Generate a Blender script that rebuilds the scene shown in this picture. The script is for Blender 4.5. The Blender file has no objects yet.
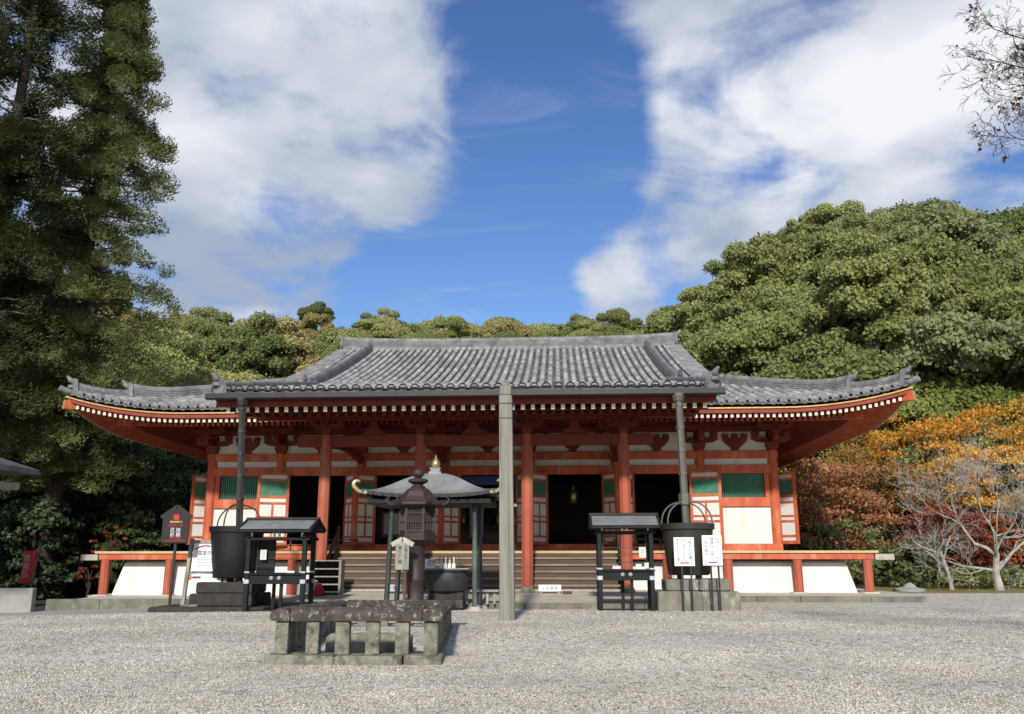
import bpy, math, random
import numpy as np
from mathutils import Vector, Matrix
R = math.radians
sc = bpy.context.scene
col = sc.collection

# ------------------------------------------------------------------ camera
CAM = Vector((2.1458, -25.9998, 1.0405))
pitch, yaw, roll = 0.2285, 0.0541, -0.0008
f0 = Vector((-math.sin(yaw), math.cos(yaw), 0)); rt = Vector((math.cos(yaw), math.sin(yaw), 0)); zz = Vector((0, 0, 1))
fw = f0*math.cos(pitch) + zz*math.sin(pitch); up = -f0*math.sin(pitch) + zz*math.cos(pitch)
r2 = rt*math.cos(roll) + up*math.sin(roll); u2 = -rt*math.sin(roll) + up*math.cos(roll)
cam = bpy.data.cameras.new('camera'); camo = bpy.data.objects.new('camera', cam); col.objects.link(camo)
M = Matrix((r2, u2, -fw)).transposed().to_4x4(); M.translation = CAM
camo.matrix_world = M
cam.sensor_fit = 'HORIZONTAL'; cam.sensor_width = 36; cam.lens = 858.07/1024*36
cam.clip_start = 0.1; cam.clip_end = 3000
sc.camera = camo

# ------------------------------------------------------------------ sky + sun
SUN_EL, SUN_AZ = 30.0, 2.0         # azimuth measured from straight behind the viewer towards the left
SKY_STRENGTH, SUN_STRENGTH, EXPOSURE = 0.10, 4.5, 0.2
sc.view_settings.view_transform = 'Standard'; sc.view_settings.look = 'None'
sc.view_settings.gamma = 1; sc.view_settings.use_curve_mapping = False
sc.view_settings.exposure = EXPOSURE
sd = Vector((-math.sin(R(SUN_AZ))*math.cos(R(SUN_EL)), -math.cos(R(SUN_AZ))*math.cos(R(SUN_EL)), math.sin(R(SUN_EL))))
sl = bpy.data.lights.new('sun', 'SUN'); sl.energy = SUN_STRENGTH; sl.angle = R(3.5); sl.color = (1, .95, .87)
so = bpy.data.objects.new('sun', sl); col.objects.link(so)
so.rotation_euler = (-sd).to_track_quat('-Z', 'Y').to_euler()

w = bpy.data.worlds.new('World'); sc.world = w; w.use_nodes = True
nt = w.node_tree; N = nt.nodes; L = nt.links; N.clear()
def wn(t, **k):
    n = N.new(t)
    for a, b in k.items(): setattr(n, a, b)
    return n
def wmath(op, a, b=None, clamp=False):
    n = wn('ShaderNodeMath', operation=op); n.use_clamp = clamp
    for i, v in enumerate((a, b)):
        if v is None: continue
        if isinstance(v, (int, float)): n.inputs[i].default_value = v
        else: L.new(v, n.inputs[i])
    return n.outputs[0]
out = wn('ShaderNodeOutputWorld'); bg = wn('ShaderNodeBackground'); bg.inputs[1].default_value = SKY_STRENGTH
L.new(bg.outputs[0], out.inputs[0])
sky = wn('ShaderNodeTexSky', sky_type='NISHITA'); sky.sun_disc = False
sky.sun_elevation = R(SUN_EL); sky.sun_rotation = R(180 + SUN_AZ); sky.air_density = 1.0; sky.dust_density = .4; sky.ozone_density = 2.2
tc = wn('ShaderNodeTexCoord')
sep = wn('ShaderNodeSeparateXYZ'); L.new(tc.outputs['Generated'], sep.inputs[0])
den = wmath('ADD', wmath('MAXIMUM', sep.outputs[2], 0.0), .22)
cmb = wn('ShaderNodeCombineXYZ')
L.new(wmath('DIVIDE', sep.outputs[0], den), cmb.inputs[0]); L.new(wmath('DIVIDE', sep.outputs[1], den), cmb.inputs[1])
def wnoise(vec, scale, detail, rough, dist=0.0, off=(0, 0, 0)):
    mp = wn('ShaderNodeMapping'); mp.inputs['Location'].default_value = off; L.new(vec, mp.inputs[0])
    n = wn('ShaderNodeTexNoise'); n.inputs['Scale'].default_value = scale; n.inputs['Detail'].default_value = detail
    n.inputs['Roughness'].default_value = rough; n.inputs['Distortion'].default_value = dist
    L.new(mp.outputs[0], n.inputs['Vector']); return n.outputs[0]
# masses of cloud by compass direction: (azimuth deg, elevation deg, radius deg, weight)
CLOUDS = [(-27, 31, 9, 1.0), (-20, 26, 8, .9), (-30, 22, 10, 1.0), (-12, 30, 7, .8), (-21, 18, 7, .9), (-27, 14, 7, .7),
          (-9, 27, 4.5, .5), (-13, 24, 5, .3),
          (10, 24, 5, .65), (14, 20, 7, .7), (20, 28, 9, 1.0), (25, 20, 11, 1.0), (14, 29, 6, .65), (2.6, 15.8, 3.2, 1.25), (180, 55, 40, .45), (110, 35, 40, .35), (-110, 35, 40, .35), (7, 18, 4, .7),  # unseen clouds behind the viewer are added to even out the ambient light
          (33, 26, 12, 1.1), (8, 32, 4, .25), (-45, 30, 20, .8), (50, 30, 20, .8), (6, 21, 3, .4), (-14, 14, 3, .2)]
CLEAR = [(-1, 24, 6.5, .8), (-8, 18, 6, .9), (-3, 17, 4, .5), (10, 13.5, 4, .6), (2.5, 27, 5, .7), (-12, 16, 5, .6), (-2, 31, 5, .5), (9, 17.5, 2.5, .5)]
tot = None
for lst, sg in ((CLOUDS, 1), (CLEAR, -1)):
    for az, el, rad, wt in lst:
        c = (math.sin(R(az))*math.cos(R(el)), math.cos(R(az))*math.cos(R(el)), math.sin(R(el)))
        d = wn('ShaderNodeVectorMath', operation='DOT_PRODUCT'); L.new(tc.outputs['Generated'], d.inputs[0]); d.inputs[1].default_value = c
        mr = wn('ShaderNodeMapRange', interpolation_type='SMOOTHSTEP'); L.new(d.outputs['Value'], mr.inputs[0])
        mr.inputs[1].default_value = math.cos(R(rad*1.7)); mr.inputs[2].default_value = math.cos(R(rad*.1)); mr.inputs[3].default_value = 0; mr.inputs[4].default_value = wt*sg
        tot = mr.outputs[0] if tot is None else wmath('ADD', tot, mr.outputs[0])
tot = wmath('MINIMUM', tot, 1.15)
n1 = wnoise(cmb.outputs[0], 2.7, 10, .56, .45)
n2 = wnoise(cmb.outputs[0], 1.9, 4, .48, .15, (3, 7, 1))
n3 = wnoise(cmb.outputs[0], 9.0, 8, .6, .25, (1, 2, 5))
dens = wmath('ADD', wmath('ADD', wmath('MULTIPLY', tot, .62), wmath('MULTIPLY', wmath('SUBTRACT', n1, .5), 3.4)), wmath('MULTIPLY', wmath('SUBTRACT', n3, .5), .7))
mr = wn('ShaderNodeMapRange', interpolation_type='SMOOTHSTEP'); L.new(dens, mr.inputs[0]); mr.inputs[1].default_value = .02; mr.inputs[2].default_value = .88
mpw = wn('ShaderNodeMapping'); mpw.inputs['Rotation'].default_value = (0, 0, .7); mpw.inputs['Scale'].default_value = (1.2, 4.5, 1); L.new(cmb.outputs[0], mpw.inputs[0])
wsp = wn('ShaderNodeMapRange', interpolation_type='SMOOTHSTEP'); L.new(wnoise(mpw.outputs[0], 1.6, 7, .6, .8, (4, 1, 0)), wsp.inputs[0]); wsp.inputs[1].default_value = .50; wsp.inputs[2].default_value = .80; wsp.inputs[4].default_value = .26   # thin streaks of high cloud
alpha = wmath('MAXIMUM', mr.outputs[0], wsp.outputs[0])
# thick parts of a cloud are greyer than its lit edges and tops
shade = wmath('ADD', wmath('MULTIPLY', wmath('SUBTRACT', n2, .5), 4.4), wmath('MULTIPLY', wmath('SUBTRACT', n3, .5), .45))
shade = wmath('ADD', shade, .36, True)
ccol = wn('ShaderNodeMixRGB'); L.new(shade, ccol.inputs[0]); ccol.inputs[1].default_value = (3.3, 3.95, 5.1, 1); ccol.inputs[2].default_value = (7.9, 8.05, 8.4, 1)
mix = wn('ShaderNodeMixRGB'); L.new(alpha, mix.inputs[0]); hs = wn('ShaderNodeHueSaturation'); hs.inputs['Hue'].default_value = .512; hs.inputs['Saturation'].default_value = 1.22; hs.inputs['Value'].default_value = 1.22; L.new(sky.outputs[0], hs.inputs['Color']); L.new(hs.outputs[0], mix.inputs[1]); L.new(ccol.outputs[0], mix.inputs[2])
L.new(mix.outputs[0], bg.inputs[0])

# ------------------------------------------------------------------ helpers
def tag(o, label=None, cat=None, group=None, kind=None):
    if label: o['label'] = label
    if cat: o['category'] = cat
    if group: o['group'] = group
    if kind: o['kind'] = kind
    return o
def thing(name, label, cat, loc=(0, 0, 0), group=None):
    o = bpy.data.objects.new(name, None); o.empty_display_size = .3; col.objects.link(o); o.location = loc
    return tag(o, label, cat, group)
def origin(o):
    v = Vector((0, 0, 0))
    while o is not None: v += o.location; o = o.parent
    return v
class MB:
    def __init__(s): s.v = []; s.f = []
    def add(s, vs, fs):
        n = len(s.v); s.v += [tuple(p) for p in vs]; s.f += [tuple(i+n for i in q) for q in fs]; return s
    def box(s, x0, x1, y0, y1, z0, z1):
        return s.add([(x0, y0, z0), (x1, y0, z0), (x1, y1, z0), (x0, y1, z0), (x0, y0, z1), (x1, y0, z1), (x1, y1, z1), (x0, y1, z1)],
                     [(0, 3, 2, 1), (4, 5, 6, 7), (0, 1, 5, 4), (1, 2, 6, 5), (2, 3, 7, 6), (3, 0, 4, 7)])
    def cbox(s, x0, x1, y0, y1, z0, z1, b=.01):      # box with bevelled edges along x, y top and sides
        b = min(b, (x1-x0)/3, (y1-y0)/3, (z1-z0)/3)
        vs = []; 
        for z, e in ((z0, b), (z0+b, 0), (z1-b, 0), (z1, b)):
            i = e
            pts = [(x0+i+b, y0+i), (x1-i-b, y0+i), (x1-i, y0+i+b), (x1-i, y1-i-b), (x1-i-b, y1-i), (x0+i+b, y1-i), (x0+i, y1-i-b), (x0+i, y0+i+b)]
            vs += [(x, y, z) for x, y in pts]
        fs = [tuple(range(7, -1, -1)), tuple(range(24, 32))]
        for k in range(3):
            for j in range(8): fs.append((k*8+j, k*8+(j+1) % 8, (k+1)*8+(j+1) % 8, (k+1)*8+j))
        return s.add(vs, fs)
    def bar(s, p0, p1, wx, wz, upv=(0, 0, 1)):        # rectangular bar from p0 to p1
        p0 = Vector(p0); p1 = Vector(p1); d = (p1-p0).normalized(); u = Vector(upv)
        if abs(d.dot(u)) > .98: u = Vector((0, 1, 0))
        a = d.cross(u).normalized()*wx/2; b = d.cross(a).normalized()*wz/2
        vs = [p+q for p in (p0, p1) for q in (-a-b, a-b, a+b, -a+b)]
        return s.add(vs, [(0, 1, 2, 3), (7, 6, 5, 4), (0, 4, 5, 1), (1, 5, 6, 2), (2, 6, 7, 3), (3, 7, 4, 0)])
    def tube(s, pts, rad, n=8, cap=True):
        pts = [Vector(p) for p in pts]; m = len(pts)
        if not hasattr(rad, '__len__'): rad = [rad]*m
        vs = []; a = None
        for i, p in enumerate(pts):
            d = (pts[min(i+1, m-1)]-pts[max(i-1, 0)]).normalized()
            if a is None: a = d.orthogonal().normalized()
            else: a = (a-d*a.dot(d)).normalized()
            b = d.cross(a)
            vs += [p+(a*math.cos(t)+b*math.sin(t))*rad[i] for t in [2*math.pi*k/n for k in range(n)]]
        fs = [(i*n+k, i*n+(k+1) % n, (i+1)*n+(k+1) % n, (i+1)*n+k) for i in range(m-1) for k in range(n)]
        if cap: fs += [tuple(range(n-1, -1, -1)), tuple(range((m-1)*n, m*n))]
        return s.add(vs, fs)
    def lathe(s, prof, c, n=20, sx=1, sy=1, rot=0):
        c = Vector(c); m = len(prof)
        vs = [c+Vector((r*sx*math.cos(rot+2*math.pi*k/n), r*sy*math.sin(rot+2*math.pi*k/n), z)) for r, z in prof for k in range(n)]
        fs = [(i*n+k, i*n+(k+1) % n, (i+1)*n+(k+1) % n, (i+1)*n+k) for i in range(m-1) for k in range(n)]
        fs += [tuple(range(n-1, -1, -1)), tuple(range((m-1)*n, m*n))]
        return s.add(vs, fs)
    def prism(s, poly, axis, a, b):                    # polygon (2-D) extruded along an axis: 'y' -> poly is x,z ; 'x' -> y,z ; 'z' -> x,y
        def P(p, t): return (p[0], t, p[1]) if axis == 'y' else ((t, p[0], p[1]) if axis == 'x' else (p[0], p[1], t))
        n = len(poly)
        return s.add([P(p, a) for p in poly]+[P(p, b) for p in poly], [tuple(range(n)), tuple(range(2*n-1, n-1, -1))]+[(i, i+n, (i+1) % n+n, (i+1) % n) for i in range(n)])
    def build(s, name, m, parent=None, smooth=False, bevel=0, label=None):
        o0 = origin(parent) if parent else Vector((0, 0, 0))
        me = bpy.data.meshes.new(name); me.from_pydata([(p[0]-o0.x, p[1]-o0.y, p[2]-o0.z) for p in s.v], [], s.f); me.update()
        me.materials.append(m)
        import bmesh
        bm = bmesh.new(); bm.from_mesh(me); bmesh.ops.recalc_face_normals(bm, faces=bm.faces); bm.to_mesh(me); bm.free()
        o = bpy.data.objects.new(name, me); col.objects.link(o)
        if parent: o.parent = parent
        if smooth:
            for p in me.polygons: p.use_smooth = True
            mod = o.modifiers.new('es', 'EDGE_SPLIT'); mod.split_angle = R(40)
        if bevel:
            mod = o.modifiers.new('bv', 'BEVEL'); mod.width = bevel; mod.segments = 2; mod.limit_method = 'ANGLE'; mod.angle_limit = R(40)
        if label: o['label'] = label
        return o
def copy_tree(o, parent=None, loc=None):
    c = o.copy(); col.objects.link(c)
    if parent is not None: c.parent = parent
    if loc is not None: c.location = loc
    for ch in list(o.children): copy_tree(ch, c)
    return c

# ------------------------------------------------------------------ materials
MATS = {}
def mat(name, c1, c2=None, scale=3., rough=.7, bump=0., bscale=None, metal=0., detail=6., contrast=(.35, .65), stretch=(1, 1, 1), c3=None, c3scale=.6, c3range=(.55, .7), spec=.35):
    m = bpy.data.materials.new(name); m.use_nodes = True; t = m.node_tree; n = t.nodes; l = t.links
    b = n['Principled BSDF']; b.inputs['Roughness'].default_value = rough; b.inputs['Metallic'].default_value = metal
    b.inputs['Specular IOR Level'].default_value = spec
    tcn = n.new('ShaderNodeTexCoord'); mp = n.new('ShaderNodeMapping'); mp.inputs['Scale'].default_value = stretch
    l.new(tcn.outputs['Object'], mp.inputs[0])
    if c2 is None: c2 = tuple(x*.75 for x in c1)
    nz = n.new('ShaderNodeTexNoise'); nz.inputs['Scale'].default_value = scale; nz.inputs['Detail'].default_value = detail; nz.inputs['Roughness'].default_value = .62
    l.new(mp.outputs[0], nz.inputs['Vector'])
    mr = n.new('ShaderNodeMapRange'); mr.inputs[1].default_value = contrast[0]; mr.inputs[2].default_value = contrast[1]; l.new(nz.outputs[0], mr.inputs[0])
    mx = n.new('ShaderNodeMixRGB'); mx.inputs[1].default_value = (*c1, 1); mx.inputs[2].default_value = (*c2, 1); l.new(mr.outputs[0], mx.inputs[0])
    colr = mx.outputs[0]
    if c3 is not None:
        nz3 = n.new('ShaderNodeTexNoise'); nz3.inputs['Scale'].default_value = c3scale; nz3.inputs['Detail'].default_value = 8; nz3.inputs['Roughness'].default_value = .7
        l.new(mp.outputs[0], nz3.inputs['Vector'])
        mr3 = n.new('ShaderNodeMapRange'); mr3.inputs[1].default_value = c3range[0]; mr3.inputs[2].default_value = c3range[1]; l.new(nz3.outputs[0], mr3.inputs[0])
        mx3 = n.new('ShaderNodeMixRGB'); l.new(mr3.outputs[0], mx3.inputs[0]); l.new(colr, mx3.inputs[1]); mx3.inputs[2].default_value = (*c3, 1); colr = mx3.outputs[0]
    l.new(colr, b.inputs['Base Color'])
    if bump:
        bz = n.new('ShaderNodeTexNoise'); bz.inputs['Scale'].default_value = bscale or scale*4; bz.inputs['Detail'].default_value = 6
        l.new(mp.outputs[0], bz.inputs['Vector'])
        bp = n.new('ShaderNodeBump'); bp.inputs['Strength'].default_value = bump; bp.inputs['Distance'].default_value = .02
        l.new(bz.outputs[0], bp.inputs['Height']); l.new(bp.outputs[0], b.inputs['Normal'])
    MATS[name] = m; return m
m_red = mat('vermilion_paint', (.50, .105, .038), (.34, .065, .028), 3.2, .6, .15, 20, c3=(.50, .21, .125), c3scale=2.6, c3range=(.5, .72), stretch=(1.5, 1.5, .5))
m_redold = mat('worn_vermilion_paint', (.38, .088, .048), (.27, .065, .04), 4, .75, .3, 25, stretch=(1, 1, .25), c3=(.33, .20, .12), c3scale=1.6, c3range=(.52, .75))
m_shadered = mat('vermilion_eave_shade', (.17, .020, .011), (.11, .014, .008), 2, .6, .1, 20)  # vermilion darkened so the under-eave shade is put into the colour
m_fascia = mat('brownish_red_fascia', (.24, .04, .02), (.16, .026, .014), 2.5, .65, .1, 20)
m_white = mat('white_plaster', (.60, .60, .58), (.55, .545, .52), 1.3, .85, .12, 30, c3=(.40, .375, .325), c3scale=2.2, c3range=(.5, .9), stretch=(1, 1, .22))
m_green = mat('green_lattice', (.05, .19, .12), (.03, .13, .085), 6, .6)
m_gold = mat('gilded_fascia', (.52, .36, .13), (.38, .25, .09), 6, .45, metal=.3)
m_tipw = mat('whitewashed_rafter_tip', (.74, .68, .56), (.6, .53, .4), 9, .8)
m_pan = mat('gap_shade_pan_tile', (.13, .132, .137), (.075, .077, .08), 2.5, .6, .3, 14)  # pans darkened to paint in the shade of the gaps between tile rows
m_tile = mat('grey_roof_tile', (.31, .312, .318), (.17, .174, .18), 1.8, .5, .3, 14, c3=(.46, .46, .45), c3scale=3.6, c3range=(.52, .72))
m_porchend = mat('sooty_porch_end_tile', (.028, .028, .029), (.014, .014, .015), 6, .7, .3, 16, c3=(.10, .10, .10), c3scale=5, c3range=(.62, .8), spec=.15)
m_tileend = mat('black_eave_end_tile', (.075, .075, .078), (.035, .035, .036), 3, .6, .3, 16, c3=(.2, .2, .2), c3scale=4, c3range=(.6, .8))
m_tiled = mat('dark_ridge_tile', (.20, .20, .205), (.09, .09, .09), 2.2, .65, .4, 16, c3=(.33, .33, .32), c3scale=3., c3range=(.55, .75))
m_gutter = mat('dark_gutter_metal', (.022, .019, .017), (.013, .012, .011), 3, .5, .1, 20)
m_pipe = mat('weathered_downspout', (.115, .105, .085), (.075, .07, .06), 4, .55, .2, 20, stretch=(1, 1, .3))
m_pipedk = mat('dark_downspout', (.035, .034, .03), (.023, .022, .02), 4, .55, .2, 20, stretch=(1, 1, .3))
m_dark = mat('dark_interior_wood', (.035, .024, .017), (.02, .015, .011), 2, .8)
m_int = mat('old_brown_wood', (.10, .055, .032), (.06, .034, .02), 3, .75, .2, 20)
m_stair = mat('weathered_stair_wood', (.10, .066, .045), (.055, .036, .025), 2.2, .75, .3, 30, stretch=(.25, 1, 2), c3=(.16, .125, .095), c3range=(.5, .75), c3scale=1.1)
m_nose = mat('pale_step_nosing', (.24, .19, .145), (.15, .115, .085), 2.5, .75, .2, 30, stretch=(.3, 1, 1))
m_floor = mat('pale_veranda_board', (.52, .40, .20), (.40, .30, .15), 2.5, .7, .2, 30, stretch=(.4, 1, 1))
m_greywood = mat('silver_grey_wood', (.33, .32, .28), (.16, .155, .135), 5, .85, .5, 40, stretch=(3, 3, .12), c3=(.09, .085, .075), c3scale=2.5, c3range=(.58, .75))
m_pole = mat('cracked_grey_timber', (.27, .262, .225), (.15, .145, .122), 5, .9, .7, 30, stretch=(4, 4, .10), c3=(.05, .046, .04), c3scale=3.5, c3range=(.58, .70))
m_beamend = mat('bare_beam_end', (.40, .38, .32), (.28, .26, .21), 5, .8, .2, 20)
m_black = mat('black_lacquer_wood', (.010, .011, .013), (.006, .007, .008), 4, .55, .1, 30, spec=.2)
m_zinc = mat('pale_copper_sheet', (.27, .28, .28), (.185, .195, .195), 3, .45, .1, 12, metal=.25)
m_steel = mat('bright_metal_fitting', (.55, .56, .56), (.38, .39, .4), 6, .35, metal=.5)
m_verdi = mat('green_patina_bronze', (.045, .056, .05), (.024, .03, .028), 4, .6, .2, 20, stretch=(1, 1, .3), c3=(.14, .20, .175), c3scale=1.5, c3range=(.55, .75))
m_bronze = mat('rusty_brown_iron', (.042, .028, .026), (.024, .017, .016), 4, .6, .3, 24, c3=(.085, .05, .04), c3range=(.55, .75), c3scale=2)
m_blackiron = mat('black_cast_iron', (.03, .034, .033), (.018, .02, .02), 4, .5, .3, 20, c3=(.09, .10, .095), c3scale=2.2, c3range=(.6, .8))
m_pot = mat('olive_black_iron', (.036, .033, .025), (.022, .02, .016), 3, .6, .25, 18, stretch=(1, 1, .5))
m_potdk = mat('deep_black_iron', (.011, .011, .011), (.007, .007, .007), 3, .55, .25, 18, stretch=(1, 1, .5))  # blacker iron than the right-hand pot
m_goldleaf = mat('dull_gold', (.55, .45, .22), (.4, .31, .13), 8, .32, metal=.8)
m_palegold = mat('pale_brass', (.55, .48, .27), (.42, .36, .18), 8, .35, metal=.5)
m_stone = mat('grey_green_stone', (.25, .24, .19), (.13, .125, .095), 9, .9, .8, 40, c3=(.055, .05, .04), c3scale=5, c3range=(.50, .68))
m_lichen = mat('lichened_dark_stone', (.075, .062, .048), (.036, .03, .024), 5, .95, .6, 30, c3=(.40, .39, .35), c3scale=11, c3range=(.53, .74))
m_kerb = mat('mossy_kerb_stone', (.17, .165, .13), (.10, .10, .08), 2.5, .9, .4, 30, c3=(.28, .27, .23), c3range=(.55, .75), c3scale=1.5)
m_pave = mat('pale_paving', (.47, .44, .37), (.36, .34, .28), 2, .9, .3, 40, c3=(.24, .23, .18), c3range=(.6, .8), c3scale=1.2)
m_mossstone = mat('mossy_block_stone', (.20, .19, .155), (.11, .105, .085), 4, .95, .5, 25, c3=(.40, .39, .34), c3scale=2.4, c3range=(.56, .7), stretch=(1, 1, .5))
m_darkstone = mat('dark_block_stone', (.045, .04, .035), (.026, .023, .02), 4, .9, .4, 25)
m_concrete = mat('grey_concrete', (.30, .30, .28), (.22, .22, .2), 3, .9, .2, 30)
m_signw = mat('white_sign_board', (.63, .65, .66), (.6, .62, .63), 5, .55)
m_paper = mat('white_paper', (.6, .6, .58), (.54, .54, .52), 9, .8)
m_ink = mat('black_ink', (.03, .03, .035), (.025, .025, .03), 5, .7)
m_inkgrey = mat('grey_ink', (.25, .27, .28), (.2, .22, .23), 5, .7)
m_inkteal = mat('teal_ink', (.05, .25, .28), (.04, .2, .25), 5, .7)
m_inkblue = mat('blue_ink', (.03, .06, .22), (.03, .05, .2), 5, .7)
m_inkred = mat('red_ink', (.45, .03, .03), (.4, .03, .03), 5, .7)
m_yellow = mat('yellow_letter', (.75, .6, .25), (.7, .55, .2), 5, .6)
m_brownboard = mat('dark_brown_board', (.022, .014, .012), (.014, .009, .008), 5, .6)
m_redcloth = mat('red_cloth', (.40, .025, .03), (.28, .02, .022), 3, .8)
m_bark = mat('dark_bark', (.045, .033, .025), (.025, .019, .015), 5, .95, .8, 12, stretch=(2, 2, .3))
m_greybark = mat('grey_bark', (.11, .095, .075), (.06, .05, .04), 5, .95, .6, 14)
m_whitebark = mat('pale_lichened_bark', (.40, .385, .35), (.22, .205, .18), 4, .9, .5, 20, c3=(.16, .14, .12), c3scale=3, c3range=(.55, .7))
def per_piece(m, lo=.72, hi=1.25):
    t = m.node_tree; b = t.nodes['Principled BSDF']; lk = b.inputs['Base Color'].links[0]; src = lk.from_socket
    g = t.nodes.new('ShaderNodeNewGeometry'); r = t.nodes.new('ShaderNodeMapRange'); r.inputs[3].default_value = lo; r.inputs[4].default_value = hi
    t.links.new(g.outputs['Random Per Island'], r.inputs[0]); mm = t.nodes.new('ShaderNodeVectorMath'); mm.operation = 'SCALE'
    t.links.new(src, mm.inputs[0]); t.links.new(r.outputs[0], mm.inputs['Scale']); t.links.new(mm.outputs[0], b.inputs['Base Color'])
per_piece(m_tile, .62, 1.22); per_piece(m_pan, .6, 1.3)
m_glass = bpy.data.materials.new('clear_glass'); m_glass.use_nodes = True
_b = m_glass.node_tree.nodes['Principled BSDF']; _b.inputs['Roughness'].default_value = .03; _b.inputs['Transmission Weight'].default_value = 1; _b.inputs['IOR'].default_value = 1.1; _b.inputs['Base Color'].default_value = (.95, .97, .97, 1)

def leafmat(name, ca, cb, cc=None, transl=.32, nscale=.35, rough=.55):
    """foliage: two base colours mixed by clump noise, per-tree variation, a little translucency"""
    m = bpy.data.materials.new(name); m.use_nodes = True; t = m.node_tree; n = t.nodes; l = t.links
    b = n['Principled BSDF']; b.inputs['Roughness'].default_value = rough; b.inputs['Specular IOR Level'].default_value = .15
    tcn = n.new('ShaderNodeTexCoord'); oi = n.new('ShaderNodeObjectInfo')
    ad = n.new('ShaderNodeVectorMath'); ad.operation = 'ADD'; l.new(tcn.outputs['Object'], ad.inputs[0]); l.new(oi.outputs['Location'], ad.inputs[1])
    nz = n.new('ShaderNodeTexNoise'); nz.inputs['Scale'].default_value = nscale; nz.inputs['Detail'].default_value = 3; l.new(ad.outputs[0], nz.inputs['Vector'])
    geo = n.new('ShaderNodeNewGeometry')
    a1 = n.new('ShaderNodeMath'); a1.operation = 'MULTIPLY_ADD'; l.new(geo.outputs['Random Per Island'], a1.inputs[0]); a1.inputs[1].default_value = .5; l.new(nz.outputs[0], a1.inputs[2])
    a2 = n.new('ShaderNodeMath'); a2.operation = 'MULTIPLY_ADD'; l.new(oi.outputs['Random'], a2.inputs[0]); a2.inputs[1].default_value = .85; l.new(a1.outputs[0], a2.inputs[2])
    mr = n.new('ShaderNodeMapRange'); mr.inputs[1].default_value = .6; mr.inputs[2].default_value = 1.65; l.new(a2.outputs[0], mr.inputs[0])
    rp = n.new('ShaderNodeValToRGB'); l.new(mr.outputs[0], rp.inputs[0])
    e = rp.color_ramp.elements; e[0].color = (*ca, 1); e[1].color = (*(cc or cb), 1)
    if cc: x = e.new(.5); x.color = (*cb, 1)
    l.new(rp.outputs[0], b.inputs['Base Color'])
    tr = n.new('ShaderNodeBsdfTranslucent'); l.new(rp.outputs[0], tr.inputs[0])
    ms = n.new('ShaderNodeMixShader'); ms.inputs[0].default_value = transl
    l.new(b.outputs[0], ms.inputs[1]); l.new(tr.outputs[0], ms.inputs[2]); l.new(ms.outputs[0], n['Material Output'].inputs[0])
    return m
lf_olive = leafmat('olive_leaves', (.14, .16, .052), (.25, .265, .092), (.38, .37, .15))
lf_mid = leafmat('mid_green_leaves', (.115, .15, .05), (.215, .255, .085), (.33, .36, .14))
lf_deep = leafmat('deep_green_leaves', (.065, .095, .034), (.13, .17, .06), (.22, .26, .10))
lf_pale = leafmat('grey_green_leaves', (.13, .16, .065), (.22, .25, .11), (.32, .34, .17))
lf_bright = leafmat('yellow_green_leaves', (.12, .145, .035), (.19, .215, .055), (.26, .275, .085))
lf_tan = leafmat('tawny_leaves', (.22, .19, .07), (.33, .29, .115), (.42, .37, .16))
lf_cedar = leafmat('cedar_needles', (.034, .05, .018), (.085, .108, .036), (.17, .195, .07), .25, .5)
lf_cedardk = leafmat('dark_cedar_needles', (.026, .038, .014), (.062, .078, .026), (.12, .135, .05), .25, .5)  # darker green needles than the other cedars
lf_camellia = leafmat('dark_glossy_leaves', (.020, .034, .015), (.040, .062, .028), (.075, .105, .048), .12, .6, .5)
lf_gold = leafmat('golden_maple_leaves', (.46, .19, .03), (.62, .33, .05), (.68, .46, .12), .4, .6)
lf_maroon = leafmat('maroon_maple_leaves', (.19, .05, .04), (.33, .13, .075), (.44, .30, .11), .3, .5)
lf_mixed = leafmat('turning_maple_leaves', (.18, .08, .04), (.33, .20, .06), (.36, .32, .09), .35, .8)
lf_orange = leafmat('orange_maple_leaves', (.30, .07, .02), (.42, .13, .03), (.48, .2, .05), .4, .6)
lf_red = leafmat('red_maple_leaves', (.13, .018, .014), (.19, .03, .022), (.24, .06, .03), .35, .6)
lf_brown = leafmat('dry_brown_leaves', (.10, .04, .025), (.16, .06, .035), (.22, .10, .05), .3, .8)

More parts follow.
